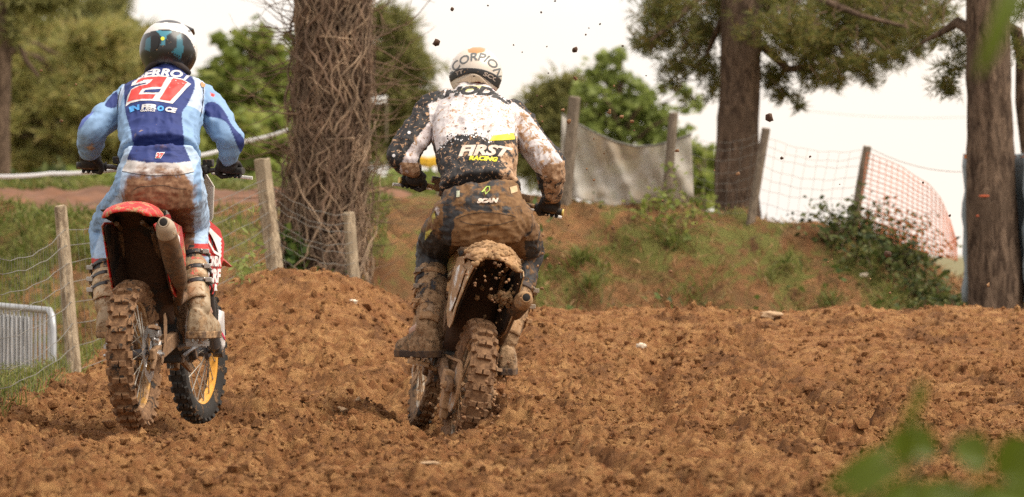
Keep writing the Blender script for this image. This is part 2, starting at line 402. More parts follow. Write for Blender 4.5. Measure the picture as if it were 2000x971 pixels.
# loose clods lying on the track (crumbs nobody could count)
def scatter_clods(n, smin, smax, seed, sub0, name, label):
    ico = bmesh.new(); bmesh.ops.create_icosphere(ico, subdivisions=1, radius=1)
    B = np.array([v.co[:] for v in ico.verts]); T = np.array([[v.index for v in f.verts] for f in ico.faces]); ico.free()
    if sub0: ico = bmesh.new(); bmesh.ops.create_icosphere(ico, subdivisions=1, radius=1); ico.free()
    r = np.random.default_rng(seed)
    y = 14.8 + (31.8 - 14.8) * r.random(n) ** 1.1; x = (r.random(n) * 2 - 1) * (y * 0.113 + 0.25)
    keep = (x > -2.5) & (vn2(x * 1.3, y * 1.3, 51) + 0.7 * r.random(n) > 0.55); x, y = x[keep], y[keep]; n = len(x)
    s = smin + (smax - smin) * r.random(n) ** 2.5
    if sub0:      # eight-faced crumbs
        B = np.array([(1, 0, 0), (-1, 0, 0), (0, 1, 0), (0, -1, 0), (0, 0, 1), (0, 0, -1), (.7, .7, .5), (-.7, -.6, .6)], float); T = np.array([(0, 6, 4), (6, 2, 4), (2, 1, 4), (1, 7, 4), (7, 3, 4), (3, 0, 4), (0, 2, 6), (1, 3, 7), (0, 2, 5), (2, 1, 5), (1, 3, 5), (3, 0, 5)])
    an = r.random(n) * 6.28; ca, sa = np.cos(an)[:, None], np.sin(an)[:, None]
    VV = B[None] * (1 + 0.8 * (r.random((n, len(B), 1)) - .5)) * s[:, None, None] * (0.65 + 0.7 * r.random((n, 1, 3)))
    VV = np.stack([VV[:, :, 0] * ca - VV[:, :, 1] * sa, VV[:, :, 0] * sa + VV[:, :, 1] * ca, VV[:, :, 2]], 2)
    z = trk(x, y)
    VV[:, :, 0] += x[:, None]; VV[:, :, 1] += y[:, None]; VV[:, :, 2] += (z + s * 0.3)[:, None]
    F = T[None] + (np.arange(n) * len(B))[:, None, None]
    me = np_mesh(name, VV.reshape(-1, 3), F.reshape(-1, 3), smooth=False); me.materials.append(SOIL)
    o = link(name, me); tag(o, label, 'soil'); stuff(o)
scatter_clods(60000, .0038, .0125, 3, True, 'soil_crumbs', 'loose brown soil crumbs strewn over the whole track')
scatter_clods(5200, .012, .030, 4, False, 'soil_lumps', 'larger lumps of brown soil lying on the track')
# ================================================================ trees, shrubs, grass
def leaf_quads(C, A, B):
    "diamond leaves: centres, half-length and half-width vectors"
    n = len(C); V = np.empty((n, 4, 3)); V[:, 0] = C - A; V[:, 1] = C + B; V[:, 2] = C + A; V[:, 3] = C - B
    return V.reshape(-1, 3), np.arange(n * 4).reshape(n, 4)
def rdir(r, n):
    v = r.normal(size=(n, 3)); return v / np.linalg.norm(v, axis=1, keepdims=True)
def blob_points(r, blobs, n, hollow=.25):
    "points in ellipsoids (centre, radii), thinner in the middle"
    w = np.array([b[1][0] * b[1][2] for b in blobs]); w = w / w.sum(); k = r.choice(len(blobs), n, p=w)
    c = np.array([b[0][:] for b in blobs])[k]; R_ = np.array([b[1] for b in blobs])[k]
    return c + r.normal(size=(n, 3)) * R_ * .52
def leaves(name, r, pts, size, ratio, mat, parent, droop=0.0):
    n = len(pts); d = rdir(r, n); d[:, 2] = d[:, 2] * .6 - droop; d /= np.linalg.norm(d, axis=1, keepdims=True)
    s = size * (.6 + .8 * r.random((n, 1))); b = np.cross(d, rdir(r, n)); b /= np.linalg.norm(b, axis=1, keepdims=True) + 1e-9
    V, F = leaf_quads(pts, d * s, b * s * ratio); me = np_mesh(name, V, F, False); me.materials.append(mat); return link(name, me, None, parent, True)
def needles(name, r, pts, length, width, k, mat, parent, spread=.9):
    n = len(pts); ax = rdir(r, n); ax[:, 2] = np.abs(ax[:, 2]) * .5 - .25; ax /= np.linalg.norm(ax, axis=1, keepdims=True)
    P_ = np.repeat(pts, k, 0); d = np.repeat(ax, k, 0) + spread * rdir(r, n * k); d /= np.linalg.norm(d, axis=1, keepdims=True)
    L = length * (.6 + .6 * r.random((n * k, 1))); b = np.cross(d, rdir(r, n * k)); b /= np.linalg.norm(b, axis=1, keepdims=True) + 1e-9
    V, F = leaf_quads(P_ + d * L * .5, d * L * .5, b * width); me = np_mesh(name, V, F, False); me.materials.append(mat); return link(name, me, None, parent, True)
def pblobs(Y, lst, depth=1.0):
    s = Y / FPX; return [(P(x, y, Y + dz), (rx * s, rx * s * depth, ry * s)) for (x, y, rx, ry, dz) in [(t + (0,))[:5] for t in lst]]
BARK = None
def bark_mat(name, c1, c2, sc=9, rough=.95, str_=.9):
    m, nt, b = new_mat(name); p = position(nt, (1, 1, .28)); f = noise(nt, sc * 2.2, 9, p, .72, .8)
    col = mixc(nt, maprange(nt, f, .38, .62), c1, c2); col = mixc(nt, maprange(nt, noise(nt, 3, 5, position(nt)), .45, .7), col, tuple(x * .62 for x in c2))
    nt.links.new(col, b.inputs['Base Color']); b.inputs['Roughness'].default_value = rough; b.inputs['Specular IOR Level'].default_value = .15
    nt.links.new(bumpn(nt, f, str_, .05), b.inputs['Normal']); return m
PINE_BARK = bark_mat('pine_bark', (.052, .033, .023), (.20, .136, .094)); IVY_BARK = bark_mat('ivy_bark', (.030, .018, .012), (.10, .064, .042))
def trunk(path, rad, name, mat, parent, n=40, m=90, rough=.07, seed=0):
    "trunk along a path with bark plates"
    path = [Vector(p) for p in path]; t = np.linspace(0, len(path) - 1, m); k = np.arange(len(path))
    C = np.stack([np.interp(t, k, [p[i] for p in path]) for i in range(3)], 1); Rr = np.interp(t, k, rad)
    a = np.linspace(0, 2 * np.pi, n, endpoint=False); TT, AA = np.meshgrid(t, a, indexing='ij'); z = C[:, 2][:, None] + 0 * AA
    u = np.cos(AA) * 2.2; w = np.sin(AA) * 2.2
    f = vn3(np.stack([u.ravel() * 3.2, w.ravel() * 3.2, z.ravel() * 2.2 + seed], 1)).reshape(AA.shape); g = vn3(np.stack([u.ravel() * 7, w.ravel() * 7, z.ravel() * 6 + seed], 1)).reshape(AA.shape)
    lump = vn3(np.stack([u.ravel() * .7, w.ravel() * .7, z.ravel() * 1.3 + seed], 1)).reshape(AA.shape)
    RR = Rr[:, None] * (1 + rough * (1 - 2 * np.abs(2 * f - 1)) + rough * .5 * (g - .5) + .16 * (lump - .5))
    V = np.stack([C[:, 0][:, None] + RR * np.cos(AA), C[:, 1][:, None] + RR * np.sin(AA), z], 2).reshape(-1, 3)
    i = np.arange(m - 1)[:, None] * n; j = np.arange(n)[None]; F = np.stack([(i + j).ravel(), (i + (j + 1) % n).ravel(), (i + n + (j + 1) % n).ravel(), (i + n + j).ravel()], 1)
    me = np_mesh(name, V, F); me.materials.append(mat); return link(name, me, None, parent, True)
LEAF_PINE = leaf_mat('pine_needles', [(.070, .082, .022), (.14, .152, .040), (.20, .195, .055), (.29, .20, .062)], back=.5)
LEAF_PINE2 = leaf_mat('pine_needles_dark', [(.13, .14, .048), (.23, .225, .078), (.34, .31, .11)], back=.5)  # far pines: haze put into the needle colour, paler than the needles
LEAF_OLIVE = leaf_mat('needles_olive', [(.18, .19, .062), (.29, .285, .090), (.40, .365, .125), (.44, .345, .13)], back=.5)  # lightened likewise, distance haze carried by the colour
LEAF_GREEN = leaf_mat('leaves_green', [(.125, .165, .035), (.22, .265, .058), (.34, .36, .09)], back=.5)  # raised for the far trees, colour takes the place of haze
LEAF_LIGHT = leaf_mat('leaves_light', [(.14, .18, .040), (.24, .29, .075), (.33, .38, .12)], back=.5)
LEAF_BRAMBLE = leaf_mat('bramble_leaves', [(.022, .036, .009), (.055, .078, .018), (.10, .12, .03), (.16, .16, .05)], back=.3)
LEAF_WEED = leaf_mat('weed_leaves', [(.028, .060, .012), (.075, .12, .022), (.14, .18, .04)], back=.35)
GRASS_M = leaf_mat('grass_blades', [(.06, .085, .016), (.13, .165, .03), (.20, .22, .05), (.26, .21, .085)], back=.35)
STRAW_M = leaf_mat('straw_blades', [(.15, .075, .033), (.26, .145, .066), (.38, .225, .10), (.17, .15, .045)], back=.25)
STICK = simple_mat('dry_stick', (.19, .125, .080), .9, var=.4, scale=9); TWIG = simple_mat('twig_brown', (.14, .088, .052), .9, var=.35, scale=6)

def far_tree(name, label, Y, cx, top, base, blobs, n, size, mat, kind, trunk_w=14, group='trees beyond the track', seed=0):
    r = np.random.default_rng(100 + seed); b0 = P(cx, base, Y); b0.z = float(hgt(np.array([b0.x]), np.array([b0.y]))[0]) - .2
    t = empty(name, b0); tag(t, label, 'tree', group); tp = P(cx, top, Y); s = Y / FPX
    mb = MB(); mb.tube([b0, b0.lerp(tp, .35) + Vector((.15, 0, 0)), b0.lerp(tp, .7), tp], [trunk_w * s, trunk_w * .8 * s, trunk_w * .5 * s, trunk_w * .15 * s], 8)
    pb = pblobs(Y, blobs, .9)
    for c, R_ in pb:
        q = b0.lerp(tp, min(.95, max(.15, (c.z - b0.z) / max(.1, tp.z - b0.z) - .12))); mb.tube([q, q.lerp(c, .5) + Vector((0, 0, .1)), c], [trunk_w * .35 * s, trunk_w * .22 * s, trunk_w * .1 * s], 6)
    obj('trunk', mb, PINE_BARK, t, keep=True); pts = blob_points(r, pb, n)
    if kind == 'pine': needles('crown', r, pts, size, size * .06, 6, mat, t)
    else: leaves('crown', r, pts, size, .55, mat, t)
    return t
def rb(seed, x0, x1, y0, y1, n, r0, r1):
    "scattered foliage clumps filling a photo region"
    q = random.Random(seed); return [(q.uniform(x0, x1), q.uniform(y0, y1), q.uniform(r0, r1), q.uniform(r0, r1) * .8, q.uniform(-2, 2)) for k in range(n)]
far_tree('pine_tree', 'olive brown pine filling the left edge behind the blue rider', 118, 40, -60, 390, rb(1, -120, 130, -60, 340, 70, 18, 40) + rb(211, 20, 200, 40, 200, 30, 12, 28), 5600, .40, LEAF_OLIVE, 'pine', seed=1)
far_tree('pine_tree', 'tall dark pine with pointed top left of the blue helmet', 112, 222, -30, 390, [(225, 0, 30, 34), (215, 50, 46, 36), (240, 90, 34, 34), (190, 110, 46, 36), (235, 140, 44, 36), (180, 180, 56, 42), (240, 200, 46, 40), (200, 250, 60, 46), (250, 280, 44, 44), (170, 310, 60, 44), (230, 340, 50, 40)] + rb(213, 130, 285, 10, 220, 30, 10, 22), 3000, .36, LEAF_PINE2, 'pine', seed=2)
far_tree('pine_tree', 'broad brownish pine behind the blue rider left arm', 105, 140, 60, 390, rb(3, -20, 300, 60, 375, 95, 16, 40), 5200, .38, LEAF_OLIVE, 'pine', seed=3)
far_tree('leafy_tree', 'pale green tree top peeping between the two left pines', 140, 105, 60, 380, rb(4, 50, 165, 55, 240, 30, 9, 24), 2600, .17, LEAF_LIGHT, 'leaf', 8, seed=4)
far_tree('leafy_tree', 'green tree behind the blue rider left shoulder', 125, 330, 150, 390, rb(5, 255, 440, 165, 380, 50, 16, 36), 3400, .20, LEAF_GREEN, 'leaf', 10, seed=5)
far_tree('leafy_tree', 'broad green tree between blue rider and ivy trunk', 116, 490, 60, 400, rb(6, 410, 600, 130, 390, 60, 14, 34) + rb(212, 395, 590, 70, 200, 26, 7, 16) + [(480, 80, 22, 22), (510, 70, 20, 26), (455, 120, 26, 26), (530, 110, 30, 30), (415, 140, 22, 22), (400, 190, 24, 24)], 4200, .18, LEAF_GREEN, 'leaf', 12, seed=6)
far_tree('leafy_tree', 'dark green tree low behind the white tape', 100, 560, 190, 400, rb(7, 420, 660, 230, 390, 40, 20, 36), 2800, .18, LEAF_GREEN, 'leaf', 10, seed=7)
far_tree('pine_tree', 'dark pine just right of the ivy covered trunk', 92, 770, 10, 390, [(745, 40, 40, 30), (775, 60, 34, 30), (790, 100, 34, 30), (760, 110, 46, 32), (810, 135, 32, 24), (740, 160, 44, 34), (790, 180, 42, 32), (815, 205, 24, 20), (760, 220, 44, 36), (720, 250, 44, 40), (790, 250, 30, 26), (700, 120, 40, 40), (740, 290, 50, 36), (690, 200, 40, 40)], 2300, .32, LEAF_PINE2, 'pine', seed=8)
far_tree('pine_tree', 'rounded dark pine behind the black rider right shoulder', 96, 1085, 160, 400, [(1050, 190, 34, 26), (1090, 175, 30, 24), (1120, 165, 26, 22), (1035, 230, 36, 30), (1080, 220, 44, 34), (1125, 215, 34, 34), (1060, 270, 46, 38), (1110, 275, 44, 40), (1040, 320, 44, 40), (1095, 335, 50, 40)], 1700, .30, LEAF_PINE2, 'pine', seed=9)
far_tree('leafy_tree', 'light green leafy tree rising behind the grey tarpaulin', 88, 1215, 100, 400, [(1185, 115, 22, 18), (1210, 105, 12, 14), (1165, 140, 26, 20), (1200, 150, 24, 20), (1235, 165, 22, 20), (1150, 180, 26, 24), (1190, 195, 34, 28), (1250, 195, 30, 24), (1225, 220, 30, 28), (1275, 225, 28, 24), (1160, 235, 36, 34), (1300, 240, 20, 18), (1210, 260, 44, 34), (1275, 265, 36, 28), (1330, 265, 24, 20), (1150, 300, 40, 40), (1225, 320, 50, 40), (1300, 300, 40, 34), (1360, 300, 22, 18), (1345, 335, 30, 28), (1380, 345, 20, 24), (1370, 380, 28, 22), (1310, 370, 40, 34)] + rb(210, 1130, 1390, 170, 395, 40, 8, 20), 3600, .10, LEAF_LIGHT, 'leaf', 10, seed=10)
far_tree('leafy_tree', 'small green tree low between pine trunk and tarpaulin', 80, 1375, 290, 410, rb(11, 1340, 1405, 300, 395, 10, 14, 24), 1200, .14, LEAF_GREEN, 'leaf', 8, seed=11)
for k, (x, y0, y1, Y, w) in enumerate(((60, 335, 388, 70, 70), (190, 340, 388, 72, 80), (330, 338, 388, 68, 90), (460, 345, 388, 70, 80), (600, 330, 400, 62, 90), (790, 345, 400, 58, 70))):
    r = np.random.default_rng(200 + k); b0 = P(x, y1, Y); b0.z = float(hgt(np.array([b0.x]), np.array([b0.y]))[0]) - .1
    t = tag(empty('hedge_bush', b0), ['dark bush low at the far left edge', 'dark bush under the white tape left of the rider', 'green bush behind the blue rider hips', 'dark bush beside the green gate', 'green bush behind the ivy trunk foot', 'pale green bush left of the black rider elbow'][k], 'bush', 'bushes along the far lane')
    mb = MB(); pb = pblobs(Y, rb(300 + k, x - w, x + w, y0 + 5, y1 - 5, 12, 16, 30), 1.0)
    for c, R_ in pb: mb.tube([b0 + Vector((r.uniform(-.1, .1), 0, 0)), b0.lerp(c, .5), c], [.02, .014, .006], 5)
    obj('stems', mb, TWIG, t, keep=True); leaves('foliage', r, blob_points(r, pb, 1900), .10, .5, LEAF_GREEN if k in (1, 2, 4) else LEAF_BRAMBLE if k != 5 else LEAF_LIGHT, t)

# ---- far left trunk with bare limb
t = tag(empty('pine_trunk_tree', P(4, 395, 62)), 'bare dark pine trunk at the far left edge', 'tree'); b0 = P(4, 395, 62)
trunk([b0 - Vector((0, 0, .6)), P(2, 250, 62), P(6, 120, 62), P(8, 40, 62), P(4, -60, 62)], [.13, .11, .105, .12, .10], 'trunk', PINE_BARK, t, 16, 40)
obj('limb', MB().tube([P(10, 110, 62), P(38, 92, 62), P(52, 120, 62), P(75, 150, 62)], [.06, .05, .035, .02], 8), PINE_BARK, t, keep=True)
r = np.random.default_rng(51); needles('crown', r, blob_points(r, pblobs(62, [(40, 10, 60, 24), (100, 5, 46, 16), (70, -30, 60, 30), (130, -10, 30, 14), (10, 60, 30, 24)]), 520), .17, .010, 8, LEAF_PINE2, t)

# ---- pine on the bank (behind the wire fence)
YB = 43.0; b0 = P(1440, 400, YB); b0.z = float(hgt(np.array([b0.x]), np.array([b0.y]))[0]) - .15
t = tag(empty('pine_tree', b0), 'large pine on the bank behind the wire mesh fence', 'tree')
trunk([b0, P(1441, 390, YB), P(1442, 250, YB), P(1446, 130, YB), P(1451, 0, YB), P(1453, -120, YB), P(1455, -300, YB)], [.215, .195, .182, .178, .180, .172, .15], 'trunk', PINE_BARK, t, 44, 150, .06)
limbs = [[(1452, -60), (1560, -20), (1680, 30), (1800, 60)], [(1452, -20), (1540, 60), (1620, 110), (1700, 128)], [(1450, -80), (1380, -20), (1320, 40), (1270, 80)], [(1450, -40), (1400, 60), (1370, 130)], [(1455, 60), (1540, 135), (1640, 128), (1720, 110)], [(1452, -120), (1600, -60), (1760, -20)], [(1450, -120), (1360, -60), (1290, -20)]]
for i, L in enumerate(limbs):
    dz = (-.7, .5, -.5, .6, .2, .9, .8)[i]; q = [P(x, y, YB + dz * k / (len(L) - 1)) for k, (x, y) in enumerate(L)]; obj('limb', MB().tube(q, [.05 - .040 * k / (len(L) - 1) for k in range(len(L))], 8), PINE_BARK, t, keep=True)
bl = [(1290, 60, 42, 36), (1262, 90, 20, 20), (1330, 130, 40, 26), (1310, 165, 18, 14), (1300, 10, 60, 40), (1365, 70, 50, 40), (1395, 175, 18, 22), (1380, 130, 30, 26), (1540, 60, 70, 50), (1510, 150, 34, 26), (1530, 185, 24, 14), (1600, 90, 60, 46), (1590, 150, 40, 20), (1660, 50, 70, 56), (1670, 130, 44, 24), (1740, 70, 60, 46), (1735, 115, 34, 18), (1760, 10, 70, 46), (1805, 60, 36, 30), (1790, 100, 18, 12), (1560, 205, 10, 12), (1625, 160, 28, 18), (1420, 10, 70, 50), (1500, -10, 70, 50), (1835, 25, 24, 20), (1345, 190, 12, 14), (1700, 150, 12, 12), (1640, 0, 90, 40)]
r = np.random.default_rng(61); pb = pblobs(YB, [(x, y, rx, ry, r.uniform(-.8, .8)) for x, y, rx, ry in bl], 1.6); pts = blob_points(r, pb, 3700, .0)
mb = MB()
for p in pts[:420]: p = Vector(p); mb.tube([p + Vector((r.uniform(-.12, .12), 0, r.uniform(.05, .2))), p + Vector((r.uniform(-.05, .05), 0, .04)), p], [.007, .005, .004], 4)
stuff(obj('twigs', mb, TWIG, t, keep=True)); needles('crown', r, pts, .125, .0042, 13, LEAF_PINE, t, .8)

# ---- pine at the right with padding round its back
YC = 36.5; b0 = P(1940, 570, YC); b0.z = float(hgt(np.array([b0.x]), np.array([b0.y]))[0]) - .15
tc_ = tag(empty('pine_tree', b0), 'pine trunk near the right edge with padding behind it', 'tree')
trunk([b0, P(1946, 560, YC), P(1938, 460, YC), P(1934, 330, YC), P(1930, 160, YC), P(1928, 0, YC), P(1927, -200, YC)], [.225, .205, .188, .18, .166, .158, .14], 'trunk', PINE_BARK, tc_, 44, 150, .06, seed=20)
obj('limb', MB().tube([P(1900, 62, YC), P(1870, 44, YC + .1), P(1848, 58, YC + .2), P(1800, 84, YC + .4)], [.055, .045, .03, .012], 8), PINE_BARK, tc_, keep=True)
obj('limb', MB().tube([P(1960, 50, YC + .2), P(1985, 62, YC + .3), P(1996, 110, YC + .4), P(1994, 200, YC + .4), P(2004, 300, YC + .5), P(2012, 420, YC + .5)], [.05, .05, .05, .045, .04, .04], 8), PINE_BARK, tc_, keep=True)
r = np.random.default_rng(62); needles('crown', r, blob_points(r, pblobs(YC + .3, [(1860, 130, 22, 26), (1845, 165, 20, 20), (1865, 185, 12, 10), (1880, 100, 14, 20), (1985, 95, 18, 26), (1990, 20, 16, 20), (1860, 80, 26, 14), (1900, -40, 90, 30)], 1.5), 420, .0), .11, .0038, 12, LEAF_PINE, tc_, .8)
PADM = simple_mat('pad_grey', (.24, .28, .30), .8, var=.3, scale=3, bump=.4, bscale=8); PADB = simple_mat('pad_blue', (.13, .22, .32), .75, var=.3, scale=4, bump=.4, bscale=8)
mb = MB(); g = []
for i in range(13):
    z = .42 + 1.12 * i / 12; g.append([Vector((b0.x + .01 + (.26 + .012 * math.sin(i * 1.9) + .01 * math.sin(j * 2.3 + i)) * math.cos(R(a)), YC + .26 * math.sin(R(a)), z)) for j, a in enumerate(range(-28, 150, 10))])
po = tag(obj('tree_pad', mb.sheet(g), PADM), 'grey and blue foam pad wrapped behind the right pine trunk', 'pad'); solidify(po, .05)
mb = MB().tube([g[i][0] + Vector((.012, -.02, 0)) for i in range(13)], .022, 8); obj('edge_binding', mb, PADB, po, keep=True)
obj('strap', MB().tube([p + Vector((0, -.01, -.02)) for p in [Vector((v.x * 1.0, v.y, v.z)) for v in g[12]]], .018, 6), simple_mat('strap_orange', (.62, .20, .04), .7), po, keep=True)
for k, (x, y, w, h) in enumerate(((1922, 383, 11, 2), (1909, 422, 3, 2))):
    q = P(x, y, YC - .185); o = obj('paint_mark', MB().ball(q, (w * YC / FPX, .006, h * YC / FPX), 10, 6), simple_mat('orange_paint%d' % k, (.48, .10, .04), .9), tc_, keep=True)

# ---- ivy trunk
YA = 34.5; b0 = P(630, 560, YA); b0.z = float(hgt(np.array([b0.x]), np.array([b0.y]))[0]) - .1
ta = tag(empty('ivy_tree', b0), 'thick old trunk wrapped in dry ivy vines between the riders', 'tree')
pathA = [(628, 620), (628, 560), (632, 480), (638, 380), (645, 250), (650, 120), (652, 0), (654, -150)]; radA = [.33, .285, .255, .242, .238, .238, .238, .23]
trunk([P(x, y, YA) for x, y in pathA], radA, 'trunk', IVY_BARK, ta, 40, 120, .05, 5)
def surfA(row, ang, lift):
    x = np.interp(row, [p[1] for p in pathA][::-1], [p[0] for p in pathA][::-1]); rr = np.interp(row, [p[1] for p in pathA][::-1], radA[::-1]); c = P(x, row, YA)
    return c + Vector(((rr + lift) * math.cos(ang), (rr + lift) * math.sin(ang), 0))
VINE = [simple_mat('vine_pale', (.285, .198, .128), .9, var=.4, scale=7), simple_mat('vine_brown', (.145, .092, .059), .9, var=.4, scale=7)]
rr = random.Random(9)
for mi in (0, 1):
    mb = MB()
    for k in range(330 if mi else 300):
        ang = rr.uniform(math.pi * .95, math.pi * 2.05); row = rr.uniform(60, 600); drift = rr.choice((rr.uniform(-.003, .003), rr.uniform(-.003, .003), rr.uniform(-.003, .003), rr.uniform(-.015, .015))); pts = []; lift = rr.choice((0, .01, .02, .035, .06)); ph = rr.uniform(0, 6); w = rr.uniform(.03, .18); L = rr.randint(8, 40); r0 = rr.choice((.003, .0045, .006, .010)) if mi else rr.choice((.0025, .0035, .005, .0065))
        hd = drift * 6; lf = lift + max(0, (row - 420) / 180) * rr.uniform(0, .07)
        for i in range(L):
            pts.append(surfA(row, ang, lf)); row -= 8 if abs(drift) < .006 else 4.5; hd = max(-.09, min(.09, hd * .84 + rr.gauss(0, .032))); ang += hd; lf = max(-.008, lf + rr.gauss(0, .006))
            if row < -60: break
        if len(pts) > 3: mb.tube(pts, [r0 * (1 - .5 * i / len(pts)) for i in range(len(pts))], 4)
    for k in range(170):      # short stems crossing the others
        ang = rr.uniform(math.pi * .95, math.pi * 2.05); row = rr.uniform(-30, 580); da = rr.uniform(-.16, .16); dr = rr.uniform(-9, 3); lf = rr.uniform(.01, .07); n = rr.randint(4, 8); pts = [surfA(row + dr * i, ang + da * i + rr.gauss(0, .02), lf + rr.gauss(0, .006)) for i in range(n)]; r0 = rr.uniform(.002, .0055)
        mb.tube(pts, [r0 * (1 - .5 * i / n) for i in range(n)], 4)
    stuff(obj('ivy_vines', mb, VINE[mi], ta, keep=True))
mb = MB()
for k in range(190):
    s = -1 if rr.random() < .55 else 1; row = rr.uniform(-40, 520) if s < 0 else rr.uniform(-40, 560); p = surfA(row, math.pi if s < 0 else 2 * math.pi, -.02) + Vector((0, rr.uniform(-.25, .2), 0)); d = Vector((s * rr.uniform(.5, 1), rr.uniform(-.4, .4), rr.uniform(-.5, .6))).normalized(); pts = [p]; n = rr.randint(5, 11); st = rr.uniform(.03, .075)
    for i in range(n): d = (d + Vector((rr.uniform(-.35, .35), rr.uniform(-.3, .3), rr.uniform(-.3, .38)))).normalized(); pts.append(pts[-1] + d * st)
    r0 = rr.uniform(.0025, .0065); mb.tube(pts, [r0 * (1 - .75 * i / n) for i in range(n + 1)], 4)
    if rr.random() < .7:
        q = pts[n // 2]; d2 = (d + Vector((0, 0, rr.uniform(-.9, .9)))).normalized(); mb.tube([q, q + d2 * st * 1.5, q + d2 * st * 2.6 + Vector((0, 0, .03))], [r0 * .6, r0 * .4, r0 * .2], 4)
stuff(obj('bare_twigs', mb, TWIG, ta, keep=True))
r = np.random.default_rng(77); leaves('ivy_leaves', r, blob_points(r, pblobs(YA - .3, [(580, 500, 20, 40), (560, 470, 14, 30), (600, 540, 30, 20), (540, 510, 20, 20)]), 170), .03, .7, LEAF_WEED, ta)

# ---- dry bramble right of the ivy trunk
def bramble(name, label, c, mbn, spread, leafn, seed, mat=TWIG, leafm=LEAF_BRAMBLE, lsize=.028, rad=(.002, .005), group=None, cat='bush', h=.9):
    q = random.Random(seed); r = np.random.default_rng(seed); c = Vector(c); t = tag(empty(name, c), label, cat, group); mb = MB(); tips = []
    for k in range(mbn):
        p = c + Vector((q.uniform(-1, 1) * spread[0], q.uniform(-1, 1) * spread[1], 0)); p.z = float(bankh(np.array([p.x]), np.array([p.y]))[0]) - .03
        d = Vector((q.uniform(-1, 1), q.uniform(-1, .6), q.uniform(.5, 1.6))).normalized(); pts = [p]; n = q.randint(6, 12); st = q.uniform(.05, .10) * h
        for i in range(n): d = (d + Vector((q.uniform(-.3, .3), q.uniform(-.3, .3), q.uniform(-.45, .12)))).normalized(); pts.append(pts[-1] + d * st)
        r0 = q.uniform(*rad); mb.tube(pts, [r0 * (1 - .6 * i / n) for i in range(n + 1)], 4); tips += pts[1:]
    o = obj('stems', mb, mat, t, keep=True); stuff(o)
    if leafn:
        k = r.integers(0, len(tips), leafn); pt = np.array([tips[i][:] for i in k]) + r.normal(size=(leafn, 3)) * .035; leaves('leaves', r, pt, lsize, .62, leafm, t)
    return t
bramble('dry_bramble', 'tangle of dry brown bramble stems right of the ivy trunk', P(765, 575, 35.5), 330, (.42, .6, 0), 60, 31, STICK, h=1.15)
bramble('dry_bramble', 'dry brown twigs around the foot of the ivy trunk', P(640, 570, 34.0), 90, (.42, .2, 0), 90, 32, STICK, LEAF_WEED, h=.75)
# green brambles along the right-hand slope
BR = [(1662, 440, 39.0, .26, 800, 'dark bramble bush at the foot of the last fence post'), (1712, 455, 38.9, .26, 1000, 'dark bramble bush under the upper orange netting'), (1768, 480, 38.7, .28, 1100, 'bramble bush under the middle of the orange netting'), (1830, 520, 38.3, .28, 1200, 'bramble bush at the lower end of the orange netting'), (1888, 560, 37.2, .26, 1300, 'leafy bramble against the left side of the right pine'), (1950, 600, 35.9, .24, 1000, 'leafy bramble in front of the right pine foot'), (1320, 410, 38.9, .16, 320, 'creeper climbing the tarpaulin near its right post'), (1985, 600, 35.6, .2, 700, 'dark bramble in the right corner by the pad'), (1915, 595, 36.3, .24, 900, 'low bramble left of the right pine foot'), (1868, 540, 37.8, .14, 900, 'upright dark bramble between the netting end and right pine')]
for k, (x, y, Y, sp, n, lb) in enumerate(BR): bramble('bramble_bush', lb, P(x, y, Y), 60 if n > 400 else 26, (sp, .35, 0), n, 400 + k, TWIG, LEAF_BRAMBLE if k != 6 else LEAF_GREEN, .027, (.002, .004), 'brambles on the right slope', h=.54)

for k, (x, y, Y, lb) in enumerate(((1120, 560, 36.0, 'dark green scrub low on the bank just right of the black rider'), (1205, 550, 36.2, 'bushy green weeds at the foot of the bank below the tarpaulin'), (1290, 570, 36.0, 'green weed clump at the bank foot below the right tarpaulin post'), (1440, 580, 35.8, 'small weed clump at the bank foot below the large pine'))):
    bramble('bank_scrub', lb, P(x, y, Y), 70 if k < 3 else 30, (.20, .3, 0), (900, 1000, 700, 300)[k], 600 + k, TWIG, LEAF_WEED if k != 0 else LEAF_BRAMBLE, .024, (.002, .004), 'scrub at the foot of the bank', h=.42)
# ---- grass and weeds
def blades(name, label, cat, X, Y, Z, hgt_, wid, mat, seed, lean=.5):
    r = np.random.default_rng(seed); n = len(X); b = np.stack([X, Y, Z], 1); d = r.normal(size=(n, 3)) * lean; d[:, 2] = 1; d /= np.linalg.norm(d, axis=1, keepdims=True)
    L = hgt_ * (.45 + .9 * r.random((n, 1))); s = np.cross(d, rdir(r, n)); s /= np.linalg.norm(s, axis=1, keepdims=True) + 1e-9; s *= wid * (.6 + .8 * r.random((n, 1)))
    bend = r.normal(size=(n, 3)) * .28; bend[:, 2] = -.10
    V = np.empty((n, 5, 3)); V[:, 0] = b - s; V[:, 1] = b + s; V[:, 2] = b + d * L * .55 + s * .8; V[:, 3] = b + d * L * .55 - s * .8; V[:, 4] = b + d * L + bend * L
    i = np.arange(n) * 5; F = np.concatenate([np.stack([i, i + 1, i + 2], 1), np.stack([i, i + 2, i + 3], 1), np.stack([i + 3, i + 2, i + 4], 1)])
    me = np_mesh(name, V.reshape(-1, 3), F, False); me.materials.append(mat); o = link(name, me); tag(o, label, cat); return stuff(o)
def area(seed, n, x0, x1, y0, y1, dens=None, fn=bankh):
    r = np.random.default_rng(seed); x = r.uniform(x0, x1, n); y = r.uniform(y0, y1, n)
    if dens is not None: k = r.random(n) < dens(x, y); x, y = x[k], y[k]
    return x, y, fn(x, y) - .01
pat = lambda x, y: sstep(.44, .60, vn2(x * 1.5 + 4, y * 1.1, 61))
